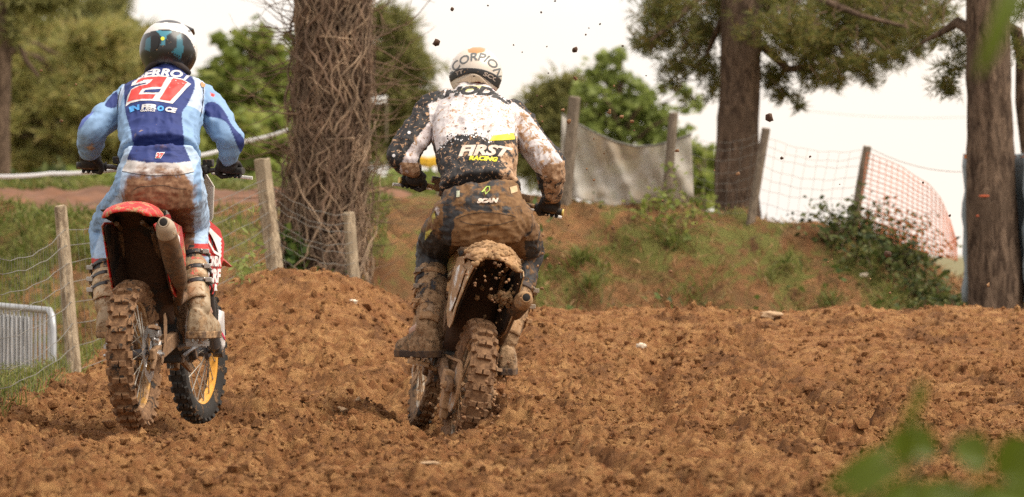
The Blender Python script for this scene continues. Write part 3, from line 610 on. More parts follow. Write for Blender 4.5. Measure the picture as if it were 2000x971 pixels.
x, y, z = area(71, 26000, -5.2, -1.0, 35.2, 40.0, lambda x, y: (.15 + .85 * sstep(.40, .58, vn2(x * 1.5 + 4, y * 1.1, 61))) * (.35 + .65 * sstep(37.5, 39, y))); blades('bank_grass', 'tufts of green grass on the left bank', 'grass', x, y, z, .12, .006, GRASS_M, 72)
x, y, z = area(73, 11000, -3.4, -2.32, 22.2, 29.5, lambda x, y: sstep(-2.34, -2.55, x + .1 * (vn2(x * 4, y * 4, 62) - .5)) * (.3 + .7 * vn2(x * 3, y * 3, 63)), trk); blades('verge_grass', 'green grass growing along the left wire fence', 'grass', x, y, z, .12, .0035, GRASS_M, 74)
x, y, z = area(75, 15000, -.3, 4.4, 35.2, 40.5, lambda x, y: .25 + .75 * pat(x, y)); blades('dry_grass', 'dry straw coloured grass on the right bank', 'grass', x, y, z, .10, .005, STRAW_M, 76, .9)
r = np.random.default_rng(175); tx = []; ty = []
for k in range(75):
    cx, cyy = r.uniform(-.2, 4.0) * r.uniform(.3, 1), r.uniform(35.3, 38.6); n = int(r.uniform(30, 90)); sp = r.uniform(.03, .09); tx.append(cx + r.normal(size=n) * sp); ty.append(cyy + r.normal(size=n) * sp)
tx = np.concatenate(tx); ty = np.concatenate(ty); blades('grass_tufts', 'green grass tufts dotted over the right bank', 'grass', tx, ty, bankh(tx, ty) - .01, .17, .0045, GRASS_M, 176, .55)
gp = lambda x, y: np.clip(1.3 * np.exp(-((x - .75) / .5) ** 2 - ((y - 36.4) / .9) ** 2) + .8 * np.exp(-((x - 1.9) / .35) ** 2 - ((y - 36.6) / .6) ** 2) + .5 * np.exp(-((x - 2.9) / .3) ** 2 - ((y - 36) / .6) ** 2) + .35 * sstep(.62, .72, vn2(x * 1.7 + 8, y * 1.3, 64)), 0, 1)
x, y, z = area(77, 9000, -.2, 4.2, 35.2, 40, lambda x, y: gp(x, y) * sstep(.35, .6, vn2(x * 4, y * 4, 65))); r = np.random.default_rng(78)
pt = np.stack([x, y, z + r.random(len(x)) * .13], 1); o = leaves('bank_weeds', r, pt, .034, .5, LEAF_WEED, None); stuff(tag(o, 'low green weeds in patches on the right bank', 'weeds'))
x, y, z = area(79, 5000, -2.2, .2, 34.2, 37.5, lambda x, y: .5 * sstep(.5, .65, vn2(x * 2, y * 2, 66))); blades('trunk_grass', 'dry grass and weeds around the ivy trunk foot', 'grass', x, y, z, .13, .005, STRAW_M, 80, .8)
x, y, z = area(81, 9000, -7, -1.0, 52.5, 55, None, hgt); blades('lane_grass', 'grass fringe along the far lane', 'grass', x, y, z, .28, .012, GRASS_M, 82)
# weeds at the mound beside the leaning post
for k, (x, y, Y, lb) in enumerate(((490, 540, 29.4, 'tall pale weed growing on the mound left of the thick post'), (470, 556, 28.8, 'small yellowish weed on the left shoulder of the mound'))):
    r = np.random.default_rng(500 + k); b = P(x, y, Y); b.z = float(trk(np.array([b.x]), np.array([b.y]))[0]); t = tag(empty('weed', b), lb, 'weed', 'weeds on the mound'); h = (.42, .16)[k]; mb = MB()
    st = [b + Vector((.01 * math.sin(i), 0, h * i / 6)) for i in range(7)]; mb.tube(st, [.005 - .0006 * i for i in range(7)], 5); obj('stem', mb, simple_mat('weed_stem%d' % k, (.20, .19, .06), .8), t, keep=True)
    pt = np.array([st[r.integers(1, 7)][:] for i in range(34)]) + r.normal(size=(34, 3)) * (.035, .035, .012); stuff(leaves('leaf_tuft', r, pt, .03, .35, LEAF_LIGHT, t))
# ================================================================ fences, tape, barrier
WOOD = bark_mat('post_wood', (.20, .150, .100), (.46, .37, .255), 14, .9, .5); WOOD_D = bark_mat('post_wood_dark', (.13, .10, .075), (.27, .215, .16), 14, .9, .5)
WIRE = simple_mat('wire_galvanised', (.16, .15, .13), .8, .1, var=.3, scale=20)
def post(label, top, bot, w0, w1, mat, seed, sink=.25):
    q = random.Random(seed); top = Vector(top); bot = Vector(bot); d = (top - bot).normalized(); bot = bot - d * sink; n = 10; rings = []; L = (top - bot).length
    u = Vector((1, 0, 0)); u = (u - d * u.dot(d)).normalized(); v = d.cross(u); ph = [q.uniform(.84, 1.12) for j in range(n)]
    for i in range(13):
        t = i / 12; w = w1 + (w0 - w1) * t; rings.append([bot + d * (L * t + (q.uniform(-.006, .006) if i == 12 else 0)) + u * (w / 2 * ph[j] * math.cos(2 * math.pi * j / n) * (1 + q.uniform(-.03, .03))) + v * (w / 2 * ph[j] * math.sin(2 * math.pi * j / n)) for j in range(n)])
    rings.append([r_.lerp(top, .25) + d * .006 for r_ in rings[-1]])
    o = obj('fence_post', MB().loft(rings), mat, angle=32); return tag(o, label, 'post', 'wooden fence posts')
def soil_at(p): return Vector((p.x, p.y, float(trk(np.array([p.x]), np.array([p.y]))[0]) if p.y < 33 else float(bankh(np.array([p.x]), np.array([p.y]))[0])))
pL = P(146, 742, 27.0)
post('slim weathered post of the wire fence at the far left', P(118, 403, 27.0), soil_at(pL), .075, .090, WOOD, 1)
b = P(548, 545, 31.6); post('thick pale split post leaning left beside the ivy trunk', P(511, 312, 31.6), Vector((b.x, b.y, b.z - .25)), .098, .105, WOOD, 2)
b = P(697, 570, 32.0); post('short pale post in front of the ivy trunk right edge', P(681, 416, 32.0), Vector((b.x, b.y, b.z - .2)), .086, .095, WOOD, 3)
for k, (x0, y0, x1, y1, w, lb, m) in enumerate(((1123, 190, 1106, 372, .092, 'leaning post at the left end of the grey tarpaulin', WOOD_D), (1316, 222, 1302, 385, .076, 'leaning post near the right end of the grey tarpaulin', WOOD_D), (1496, 252, 1468, 418, .072, 'leaning post beside the large pine on the bank', WOOD_D), (1694, 287, 1668, 432, .076, 'dark post between the wire mesh and orange netting', WOOD_D))):
    Y = 39.2; post(lb, P(x0, y0, Y), P(x1, y1 + 4, Y), w, w * 1.1, m, 10 + k, .3)
Y = 54; b = P(131, 388, Y); post('stub of a post on the far lane left of the blue rider', P(131, 350, Y), b, .085, .09, WOOD_D, 20); b = P(496, 390, 60)
def span(mb, a, b, sag, r, n=10): mb.tube([a.lerp(b, i / n) - Vector((0, 0, sag * 4 * (i / n) * (1 - i / n))) for i in range(n + 1)], r, 5)
def curve_wires(tops, bots, nw, sag, r, stay, name, label, extra=None, stay_r=None):
    t = tag(empty(name, bots[0]), label, 'fence'); rr = random.Random(len(label)); allp = []
    for w in range(nw):
        mb = MB(); f = (w / (nw - 1)) ** 1.15
        for s in range(len(tops) - 1):
            a = tops[s].lerp(bots[s], f); b = tops[s + 1].lerp(bots[s + 1], f); sg = sag * rr.uniform(.6, 1.3); n = 12
            mb.tube([a.lerp(b, i / n) - Vector((0, 0, sg * 4 * (i / n) * (1 - i / n) + .006 * math.sin(i * 2.1 + w))) for i in range(n + 1)], r, 5)
        obj('line_wire', mb, WIRE, t, keep=True)
    mb = MB()
    for s in range(len(tops) - 1):
        n = max(2, int((tops[s + 1] - tops[s]).length / stay))
        for i in range(n):
            q = (i + .5) / n; dz = sag * 4 * q * (1 - q); a = tops[s].lerp(tops[s + 1], q) - Vector((0, 0, dz)); b = bots[s].lerp(bots[s + 1], q) - Vector((0, 0, dz * .6)); m = a.lerp(b, .5) + Vector((rr.uniform(-.012, .012), 0, 0)); mb.tube([a, m, b], stay_r or r * .6, 4)
    stuff(obj('stay_wires', mb, WIRE, t, keep=True)); return t
tp = [P(-45, 492, 21.8), P(126, 449, 26.95), P(514, 352, 31.55), P(684, 420, 31.95)]; bt = [P(-60, 830, 21.8), P(148, 722, 26.95), P(540, 520, 31.55), P(698, 560, 31.95)]
curve_wires(tp, bt, 8, .07, .0021, .155, 'wire_fence', 'sagging wire mesh fence along the left edge of the track', stay_r=.0008)
tp = [P(1345, 268, 39.3), P(1484, 262, 39.3), P(1692, 292, 39.3)]; bt = [P(1345, 400, 39.3), P(1466, 412, 39.3), P(1668, 425, 39.3)]
curve_wires(tp, bt, 8, .07, .0016, .085, 'wire_fence', 'light wire mesh fence on the bank in front of the large pine', stay_r=.0011)
mb = MB(); span(mb, P(1700, 290, 39.2), P(1885, 336, 36.8), .05, .0025); tag(obj('loose_wire', mb, WIRE), 'single wire from last post to right pine above the netting', 'wire')
mb = MB(); span(mb, P(1560, 214, 60), P(1900, 228, 60), .05, .0035); span(mb, P(1900, 228, 60), P(2100, 240, 60), .05, .0035); tag(obj('overhead_cable', mb, simple_mat('cable_grey', (.30, .31, .33), .6)), 'thin overhead cable across the sky right of the pine', 'cable')
# orange netting
def netting():
    t = tag(empty('orange_netting', P(1690, 440, 39.1)), 'orange plastic safety netting sloping down to the right pine', 'netting'); OR = simple_mat('net_orange', (.80, .27, .13), .6, var=.2)
    top = [(1693, 298), (1730, 312), (1762, 326), (1790, 346), (1815, 360), (1838, 388), (1856, 430), (1868, 470)]; bot = [(1676, 452), (1720, 466), (1755, 478), (1785, 486), (1815, 494), (1838, 500), (1856, 505), (1870, 510)]
    n, m = 20, 16; G = []
    def at(u, v):
        k = np.arange(8) / 7; x0, y0 = np.interp(u, k, [p[0] for p in top]), np.interp(u, k, [p[1] for p in top]); x1, y1 = np.interp(u, k, [p[0] for p in bot]), np.interp(u, k, [p[1] for p in bot])
        return P(x0 + (x1 - x0) * v, y0 + (y1 - y0) * v, 39.1 - 1.6 * u + .05 * math.sin(u * 9 + v * 4))
    mb = MB()
    for i in range(m + 1): mb.tube([at(k / 30, i / m) for k in range(31)], .0042 if i % 2 else .0032, 4, flat=.5)
    stuff(obj('long_strands', mb, OR, t, keep=True)); mb = MB()
    for i in range(n + 1): mb.tube([at(i / n, k / 16) for k in range(17)], .0028, 4, flat=.5)
    stuff(obj('cross_strands', mb, OR, t, keep=True))
netting()
# tarpaulin
def tarp():
    top = [(1098, 222), (1125, 240), (1160, 258), (1200, 276), (1240, 286), (1280, 284), (1310, 276), (1350, 262)]; bot = [(1092, 372), (1120, 386), (1160, 396), (1200, 402), (1240, 404), (1280, 408), (1315, 412), (1356, 416)]
    g = []; k = np.arange(8) / 7
    for i in range(29):
        v = i / 28; row = []
        for j in range(61):
            u = j / 60; x = np.interp(u, k, [p[0] for p in top]) * (1 - v) + np.interp(u, k, [p[0] for p in bot]) * v; y = np.interp(u, k, [p[1] for p in top]) * (1 - v) + np.interp(u, k, [p[1] for p in bot]) * v
            d = .10 * math.sin(math.pi * u) * math.sin(math.pi * v * .9 + .3) + .055 * math.sin((u * 1.1 - v * .5) * 13 + 2 * v) * (1 - .3 * v) + .03 * math.sin((u - v * .25) * 31) + .02 * math.sin((u + v * .9) * 22) * v + .015 * (float(vn2(np.array([u * 9]), np.array([v * 6]), 71)[0]) - .5)
            row.append(P(x, y, 39.32 + d))
        g.append(row)
    m, nt, b = new_mat('tarp_grey'); pos = position(nt); c = mixc(nt, maprange(nt, noise(nt, 2.2, 6, pos), .4, .66), (.60, .565, .51), (.42, .34, .25)); c = mixc(nt, maprange(nt, noise(nt, 9, 6, position(nt, (1, 1, .4))), .62, .78), c, (.34, .26, .18)); nt.links.new(c, b.inputs['Base Color']); b.inputs['Roughness'].default_value = .95
    tr = N(nt, 'ShaderNodeBsdfTranslucent'); nt.links.new(c, tr.inputs[0]); mx = N(nt, 'ShaderNodeMixShader'); mx.inputs[0].default_value = .35; nt.links.new(b.outputs[0], mx.inputs[1]); nt.links.new(tr.outputs[0], mx.inputs[2]); tp_ = N(nt, 'ShaderNodeBsdfTransparent'); m2 = N(nt, 'ShaderNodeMixShader'); m2.inputs[0].default_value = .30; nt.links.new(mx.outputs[0], m2.inputs[1]); nt.links.new(tp_.outputs[0], m2.inputs[2]); nt.links.new(m2.outputs[0], nt.nodes['Material Output'].inputs[0])
    o = obj('tarpaulin', MB().sheet(g), m, angle=None); solidify(o, .004); tag(o, 'grey tarpaulin sagging between two posts on the bank', 'tarpaulin')
    e = MB().tube([p + Vector((0, -.01, 0)) for p in g[0]], .008, 6); obj('hem_rope', e, WIRE, o, keep=True)
tarp()
# barrier tape
def tape(name, pts, w, lb):
    mat = simple_mat('tape_white', (.86, .85, .84), .5, var=.03); g = [[], []]
    for i in range(len(pts) - 1):
        for k in range(10):
            t = k / 10; x = pts[i][0] * (1 - t) + pts[i + 1][0] * t; y = pts[i][1] * (1 - t) + pts[i + 1][1] * t + 4 * t * (1 - t) * 3; Y = pts[i][2] * (1 - t) + pts[i + 1][2] * t; p = P(x, y, Y); tw = .35 * math.sin(x * .02)
            g[0].append(p + Vector((0, math.sin(tw) * w / 2, math.cos(tw) * w / 2))); g[1].append(p - Vector((0, math.sin(tw) * w / 2, math.cos(tw) * w / 2)))
    o = obj(name, MB().sheet(g), mat); solidify(o, .002); return tag(o, lb, 'tape')
tape('barrier_tape', [(-30, 344, 44), (100, 339, 43), (230, 330, 42), (390, 304, 41), (480, 276, 40.5), (572, 250, 40)], .037, 'white barrier tape stretched behind the blue rider to the ivy trunk')
# crowd barrier behind the wire fence
def barrier():
    steel = simple_mat('barrier_zinc', (.36, .37, .38), .45, .4, var=.15, scale=8); a = P(-60, 592, 29.6); b = P(104, 607, 27.6); up = Vector((0, 0, 1)); H_ = 1.08
    t = tag(empty('crowd_barrier', b - up * H_), 'galvanised crowd barrier with white banner behind the left fence', 'barrier'); d = (b - a).normalized()
    mb = MB().tube([a - up * 1.0, a - up * .06, a + d * .06, b - d * .09, b - d * .03 - up * .03, b - up * .10, b - up * 1.0], .020, 10); obj('frame', mb, steel, t, keep=True); L = (b - a).length; n = int(L / .105)
    for i in range(1, n): q = a + d * (L * i / n); obj('bar', MB().tube([q - up * .02, q - up * .98], .0085, 8), steel, t, keep=True)
    obj('lower_rail', MB().tube([a - up * .98, b - up * .98], .014, 8), steel, t, keep=True)
    for e in (a + d * .15, b - d * .15): obj('foot', MB().tube([e - up * .98, e - up * 1.06 + Vector((.2, -.12, 0))], .014, 8).tube([e - up * .98, e - up * 1.06 + Vector((-.2, .12, 0))], .014, 8), steel, t, keep=True)
    g = []; c = b + d * (-.62)
    for i in range(9): g.append([a + d * (.1 + ((c - a).length - .1) * j / 14) - up * (.05 + .80 * i / 8) + Vector((.02, -.03 + .012 * math.sin(j * 1.7 + i), 0)) for j in range(15)])
    o = obj('banner', MB().sheet(g), simple_mat('banner_white', (.72, .72, .71), .6, var=.1, scale=4), t, keep=True); solidify(o, .003)
    obj('latch_plate', MB().box(b - up * .42 + Vector((-.02, -.02, 0)), (.09, .01, .14)), steel, t, keep=True)
barrier()
# green gate on the far lane, far banners
def gate():
    g = simple_mat('gate_green', (.10, .15, .11), .6, var=.2); Y = 62; t = tag(empty('metal_gate', P(482, 385, Y)), 'small green barred gate far behind the thick leaning post', 'gate'); a, b, c, d = P(456, 348, Y), P(505, 352, Y), P(505, 376, Y), P(452, 372, Y)
    obj('gate_frame', MB().tube([d, a, b, c, d], .010, 6), g, t, keep=True)
    for i in range(1, 8): obj('bar', MB().tube([a.lerp(b, i / 8), d.lerp(c, i / 8)], .006, 6), g, t, keep=True)
    for q in (c, d): obj('gate_post', MB().tube([q, q - Vector((0, 0, .35))], .012, 6), g, t, keep=True)
gate()
def far_banner(px, py, w, h, Y, col, lb, cat):
    s = Y / FPX; c = P(px, py, Y); t = tag(empty(cat, c - Vector((0, 0, .5))), lb, cat); g = [[c + Vector((w * s * (j / 6 - .5), .02 * math.sin(j * 2 + i), h * s * (.5 - i / 4) + .01 * math.sin(j * 1.3))) for j in range(7)] for i in range(5)]
    o = obj('cloth', MB().sheet(g), simple_mat('cloth_' + lb[:6], col, .7, var=.15), t, keep=True); solidify(o, .004)
    for sx in (-.5, .5): obj('pole', MB().tube([c + Vector((w * s * sx, .02, h * s * .6)), c + Vector((w * s * sx, .02, -.6))], .012, 6), WOOD_D, t, keep=True)
far_banner(832, 316, 44, 20, 56, (.72, .42, .03), 'yellow banner far behind the black rider left elbow', 'banner'); far_banner(800, 336, 60, 12, 58, (.70, .70, .68), 'white banner far behind under the yellow one', 'banner'); far_banner(738, 196, 34, 16, 70, (.74, .74, .73), 'white sheet far behind right of the ivy trunk', 'sheet')
# ================================================================ motocross bikes
def knob(mb, th, off, r0, hgt_, wx, wl, tilt, seed):
    "one tread block: th angle round the wheel, off across the tyre, tilt of its face"
    rr = random.Random(seed); j = lambda a: (rr.random() - .5) * a
    st, ct = math.sin(th), math.cos(th)
    rad = Vector((0, ct, st)); tan = Vector((0, -st, ct)); ax = Vector((1, 0, 0))
    nrm = (rad * math.cos(tilt) + ax * math.sin(tilt)); lat = (ax * math.cos(tilt) - rad * math.sin(tilt))
    c = rad * r0 + ax * off
    vs = []
    for k, s in ((-0.012, 1.18), (hgt_ + j(.003), 0.94)):
        for a, b in ((-1, -1), (1, -1), (1, 1), (-1, 1)):
            vs.append(c + nrm * k + lat * (a * wx / 2 * s + j(.002)) + tan * (b * wl / 2 * s + j(.002)))
    mb.add(vs, [(4, 5, 6, 7), (0, 1, 5, 4), (1, 2, 6, 5), (2, 3, 7, 6), (3, 0, 4, 7)])
def tyre(R0, hw, nrow, rear):
    mb = MB(); rb = R0 - 0.016
    prof = [(-hw * .62, R0 - .098), (-hw * .9, R0 - .075), (-hw, R0 - .05), (-hw * .9, R0 - .03), (-hw * .6, rb - .003), (0, rb), (hw * .6, rb - .003), (hw * .9, R0 - .03), (hw, R0 - .05), (hw * .9, R0 - .075), (hw * .62, R0 - .098), (0, R0 - .092)]
    mb.lathe(prof, 72, closed=True)
    for i in range(nrow):
        th = 2 * math.pi * i / nrow; L = 2 * math.pi * R0 / nrow
        if rear:
            if i % 2 == 0:
                knob(mb, th, -.0165, rb - .001, .018, .030, L * .62, -.14, i * 9); knob(mb, th, .0165, rb - .001, .018, .030, L * .62, .14, i * 9 + 1)
            else:
                knob(mb, th, -.043, rb - .012, .018, .024, L * .80, -.62, i * 9 + 2); knob(mb, th, .043, rb - .012, .018, .024, L * .80, .62, i * 9 + 3)
            for s in (-1, 1):
                if i % 2 == 0: knob(mb, th, s * hw * .97, R0 - .04, .008, .014, L * .7, s * 1.15, i * 9 + 5 + s)
        else:
            if i % 2 == 0:
                knob(mb, th, -.012, rb, .014, .019, L * .7, -.1, i * 9); knob(mb, th, .012, rb, .014, .019, L * .7, .1, i * 9 + 1)
            else:
                knob(mb, th, -.031, rb - .008, .014, .017, L * .85, -.6, i * 9 + 2); knob(mb, th, .031, rb - .008, .014, .017, L * .85, .6, i * 9 + 3)
    return mb
def wheel(name, root, M, c, R0, hw, nrow, rear):
    c = Vector(c)
    def put(nm, mb, mat, par, **k):
        for i, v in enumerate(mb.v): mb.v[i] = tuple(Vector(v) + (c if par is root else Vector((0, 0, 0))))
        return obj(nm, mb, mat, par, **k)
    rr = R0 - .092; w = .030 if rear else .022
    mb = MB().lathe([(-w, rr + .012), (-w, rr - .006), (-w * .75, rr - .016), (w * .75, rr - .016), (w, rr - .006), (w, rr + .012), (w * .7, rr + .004), (-w * .7, rr + .004)], 64, closed=True)
    rim = obj(name, mb, M['rim_r'] if rear else M['rim_f'], root, angle=30); rim.location = c
    if rim.data.name: rim.data.name = 'rim'
    put('tyre', tyre(R0, hw, nrow, rear), M['tyre_r'] if rear else M['tyre_f'], rim, angle=35)
    hb = MB().lathe([(-.062, .012), (-.062, .03), (-.05, .042), (-.04, .03), (-.02, .024), (.02, .024), (.04, .03), (.05, .042), (.062, .03), (.062, .012)], 24)
    hb.lathe([(-.125, .009), (.125, .009)], 12); put('hub', hb, M['hub'], rim)
    sp = MB(); n = 32
    for i in range(n):
        a = 2 * math.pi * i / n; s = 1 if i % 2 else -1; da = (0.42 if (i // 2) % 2 else -0.42)
        p = Vector((s * .047, .038 * math.cos(a + da), .038 * math.sin(a + da))); q = Vector((s * .008, (rr - .012) * math.cos(a), (rr - .012) * math.sin(a)))
        sp.tube([p, q], .0028, 5, cap=False); sp.tube([q, q + (p - q).normalized() * .022], .0045, 5)
    put('spokes', sp, M['spoke'], rim)
    dx = .068 if rear else -.068; Rd = .125 if rear else .135
    d = MB(); n = 48; prof = []
    rings = []
    for (o, k, rin) in ((-.002, 1, 0), (.002, 1, 0), (.002, 0, 1), (-.002, 0, 1)):
        ring = []
        for j in range(n):
            a = 2 * math.pi * j / n; r = (Rd + .005 * math.cos(8 * a)) if not rin else (Rd - .036 + .006 * math.cos(8 * a))
            ring.append(Vector((dx + o, r * math.cos(a), r * math.sin(a))))
        rings.append(ring)
    d.loft(rings, closed=True)
    for k in range(4):
        a = k * math.pi / 2 + .3; d.tube([(dx, .03 * math.cos(a), .03 * math.sin(a)), (dx, (Rd - .03) * math.cos(a + .35), (Rd - .03) * math.sin(a + .35))], .006, 6)
    put('brake_disc', d, M['steel'], rim)
    if rear:
        s = MB(); n = 96; rings = []
        for o in (-.003, .003):
            rings.append([Vector((-.066 + o, (.122 + (.005 if j % 2 else -.003)) * math.cos(2 * math.pi * j / n), (.122 + (.005 if j % 2 else -.003)) * math.sin(2 * math.pi * j / n))) for j in range(n)])
        s.loft(rings); put('sprocket', s, M['steel'], rim)
    return rim
def plate(pts, xfun, thick, mb=None):
    "a moulded panel given by its (y, z) outline, x from xfun"
    mb = mb or MB(); n = len(pts)
    a = [Vector((xfun(y, z), y, z)) for y, z in pts]; b = [v + Vector((-thick, 0, 0)) for v in a]
    mb.add(a + b, [tuple(range(n)), tuple(range(2 * n - 1, n - 1, -1))] + [(i, i + n, (i + 1) % n + n, (i + 1) % n) for i in range(n)])
    return mb
def arch_sheet(sec, n=10, droop=1.0):
    "sections (y, half width, top z, edge drop, x shift) -> curved sheet"
    g = []
    for (y, w, z, d, xs) in sec:
        row = []
        for j in range(n + 1):
            t = -1 + 2 * j / n; row.append(Vector((xs + w * math.sin(t * math.pi / 2 * .92) / math.sin(math.pi / 2 * .92), y + .02 * t * t, z - d * abs(t) ** 2.2)))
        g.append(row)
    return MB().sheet(g)
def rev(o, ax, prof, n=24):
    "turned shape: (distance along ax, radius)"
    ax = Vector(ax).normalized(); u = ax.orthogonal().normalized(); w = ax.cross(u)
    return MB().loft([[Vector(o) + ax * d + u * (r * math.cos(2 * math.pi * j / n)) + w * (r * math.sin(2 * math.pi * j / n)) for j in range(n)] for d, r in prof])
def steer_pts(pts, ang):
    "turn points about the steering axis"
    ax0 = Vector((0, 1.10, 1.05)); ax = Vector((0, .40, -.70)).normalized(); q = Matrix.Rotation(ang, 3, ax)
    return [q @ (Vector(p) - ax0) + ax0 for p in pts]
def bike(root, M, steer=0.0, hb_dx=0.0, number_side=True, red=True):
    out = {}
    S = lambda *p: steer_pts(p, steer)
    rw = wheel('rear_wheel', root, M, (0, 0, .341), .341, .054, 54, True)
    fa = S((0, 1.465, .352))[0]
    fw = wheel('front_wheel', root, M, fa, .352, .042, 66, False); fw.rotation_euler = (0, 0, -steer * .87)
    # swingarm
    mb = MB()
    for s in (-1, 1):
        sec = []
        for (x, y, z, w, h) in ((.098, -.075, .338, .022, .045), (.098, -.02, .340, .028, .062), (.098, .15, .358, .03, .07), (.085, .40, .395, .034, .075), (.075, .57, .42, .05, .06)):
            sec.append([Vector((s * x + a * w / 2, y, z + b * h / 2)) for a, b in ((-1, -1), (1, -1), (1, 1), (-1, 1))])
        mb.loft(sec)
    mb.box((0, .47, .405), (.16, .10, .06)); o = obj('swingarm', mb, M['alu'], root); bevel(o, .006)
    for s in (-1, 1): obj('axle_nut', MB().lathe([(s * .11, .02), (s * .128, .018), (s * .128, .008), (s * .14, .008)], 12, c=(0, 0, .341)), M['steel'], root)
    # rear brake caliper with its carrier and guard
    mb = MB().box((.085, .065, .44), (.045, .075, .05)).box((.088, .095, .405), (.03, .05, .06)).box((.108, .03, .435), (.02, .06, .03))
    mb.tube([(.098, .05, .475), (.106, -.01, .47), (.104, -.05, .462)], .008, 6).tube([(.10, .03, .41), (.11, -.02, .40), (.104, -.06, .41)], .010, 6)
    mb.tube([(.10, .10, .40), (.098, .06, .36), (.10, .0, .345)], .013, 6)
    o = obj('rear_caliper', mb, M['steel'], root); bevel(o, .005)
    mb = plate([(-.13, .46), (-.10, .475), (.02, .465), (.03, .45), (-.09, .455)], lambda y, z: .122, .03); mb.tube([(.104, -.03, .33), (.104, -.06, .30), (.10, -.08, .27)], .012, 6)
    plate([(.10, .52), (.13, .53), (.16, .50), (.15, .40), (.04, .29), (.01, .30), (.09, .39)], lambda y, z: .125, .006, mb)
    o = obj('disc_guard', mb, M['alu'], root); bevel(o, .003)
    # chain and guide, left
    ch = MB(); pts = []
    for i in range(40):
        t = i / 40
        if t < .35: a = math.pi / 2 + math.pi * t / .35; pts.append((-.066, .121 * math.cos(a), .341 + .121 * math.sin(a)))
        elif t < .6: q = (t - .35) / .25; pts.append((-.066, .62 * q, .220 + .15 * q - .015 * math.sin(q * 3.1)))
        elif t < .72: a = -math.pi / 2 + math.pi * (t - .6) / .12; pts.append((-.066, .62 + .035 * math.cos(a), .405 + .035 * math.sin(a)))
        else: q = (t - .72) / .28; pts.append((-.066, .62 * (1 - q), .44 + .022 * q))
    for i in range(40):
        a, b = Vector(pts[i]), Vector(pts[(i + 1) % 40]); n = max(1, int((b - a).length / .016))
        for k in range(n):
            p = a.lerp(b, k / n); q = a.lerp(b, (k + 1) / n); d = q - p
            ch.tube([p - d * .1, p + d * .9], .0085 if k % 2 else .007, 6, flat=.9)
    obj('chain', ch, M['chain'], root)
    mb = MB().box((-.072, .17, .27), (.05, .11, .11)).box((-.070, .18, .20), (.036, .08, .07)).box((-.09, .14, .36), (.05, .12, .09)); o = obj('chain_guide', mb, M['guide'], root); bevel(o, .012, 3); subdiv(o)
    # frame and engine
    mb = MB()
    for s in (-1, 1):
        mb.tube([(s * .04, 1.06, .98), (s * .11, .93, .88), (s * .125, .72, .70), (s * .105, .56, .48), (s * .09, .60, .32), (s * .08, .85, .27)], [.03, .034, .034, .038, .03, .02], 8, flat=.62)
        mb.tube([(s * .085, .62, .74), (s * .08, .25, .90), (s * .06, -.02, .94)], .012, 8); mb.tube([(s * .09, .56, .52), (s * .085, .30, .72), (s * .075, .12, .90)], .012, 8)
    mb.tube([(0, 1.06, .86), (0, .98, .55), (0, .90, .27)], .024, 8); mb.tube([(0, 1.02, .84), (0, 1.11, 1.06)], .034, 12)
    obj('frame', mb, M['alu'], root)
    mb = MB().box((0, .72, .40), (.20, .34, .20)).lathe([(-.115, .04), (-.115, .085), (-.09, .095), (.09, .095), (.115, .085), (.115, .04)], 20, c=(0, .62, .40)).lathe([(-.125, .03), (-.125, .06), (.13, .06), (.13, .03)], 20, c=(0, .80, .37))
    mb.box((0, .80, .58), (.15, .16, .22), Matrix.Rotation(R(-8), 3, 'X')).box((0, .80, .71), (.13, .15, .06))
    o = obj('engine', mb, M['dark'], root); bevel(o, .012)
    mb = MB().tube([(0, .40, .36), (0, .42, .60), (0, .44, .78)], [.02, .022, .028], 10)
    for i in range(60):
        pass
    sp = [(.042 * math.cos(i * .7), .425 + .01 * (i / 60) + .042 * math.sin(i * .7), .50 + .24 * i / 60) for i in range(60)]
    mb.tube(sp, .006, 6); obj('shock_absorber', mb, M['dark'], root)
    # exhaust
    ES = .92 if red else .84
    tip, low = (Vector((.205, -.235, .930)), Vector((.195, .10, .675))) if red else (Vector((.150, -.19, .83)), Vector((.150, .08, .73))); ax = (low - tip).normalized()
    mb = MB(); mb.tube([tip + ax * .05, tip + ax * .08, tip.lerp(low, .5), low - ax * .03, low, low + ax * .06], [k * ES for k in (.043, .047, .050, .046, .040, .022)], 20, flat=1.05)
    mb.tube([low + ax * .05, (.15, .30, .58), (.145, .55, .62), (.13, .78, .66), (.05, .93, .62), (.02, .88, .58)], .021, 10)
    so = obj('silencer', mb, M['exhaust'], root)
    obj('end_cap', rev(tip, ax, [(d, r * ES) for d, r in ((.075, .051), (.06, .051), (.055, .049), (.03, .048), (.01, .040), (.0, .031))]), M['endcap'], so)
    od = Vector((0, -1, .12)).normalized(); obj('outlet', rev(tip, od, [(-.03, .028), (.012, .026), (.016, .023), (.016, .0185), (-.012, .0175)]), M['endcap'], so)
    obj('outlet_dark_disc', rev(tip, od, [(-.03, .0182), (.0165, .0182), (.0172, .0170)]), M['black'], so)  # solid black disc standing in for the shade inside the outlet
    # bodywork
    fx = .045 if red else -.03
    sec = [(-.325, .080, .985, .022, fx), (-.315, .108, .998, .040, fx), (-.26, .126, 1.022, .062, fx), (-.16, .128, 1.034, .075, fx), (-.05, .124, 1.032, .085, fx), (.06, .116, 1.015, .095, fx * .5), (.18, .110, .985, .10, 0), (.32, .105, .955, .11, 0)]
    o = obj('rear_fender', arch_sheet(sec), M['fender'], root, angle=60); o.data.materials.append(M['under']); solidify(o, .006); o.modifiers['t'].offset = -1; o.modifiers['t'].material_offset = 1; o.modifiers['t'].material_offset_rim = 0
    out['fender'] = o
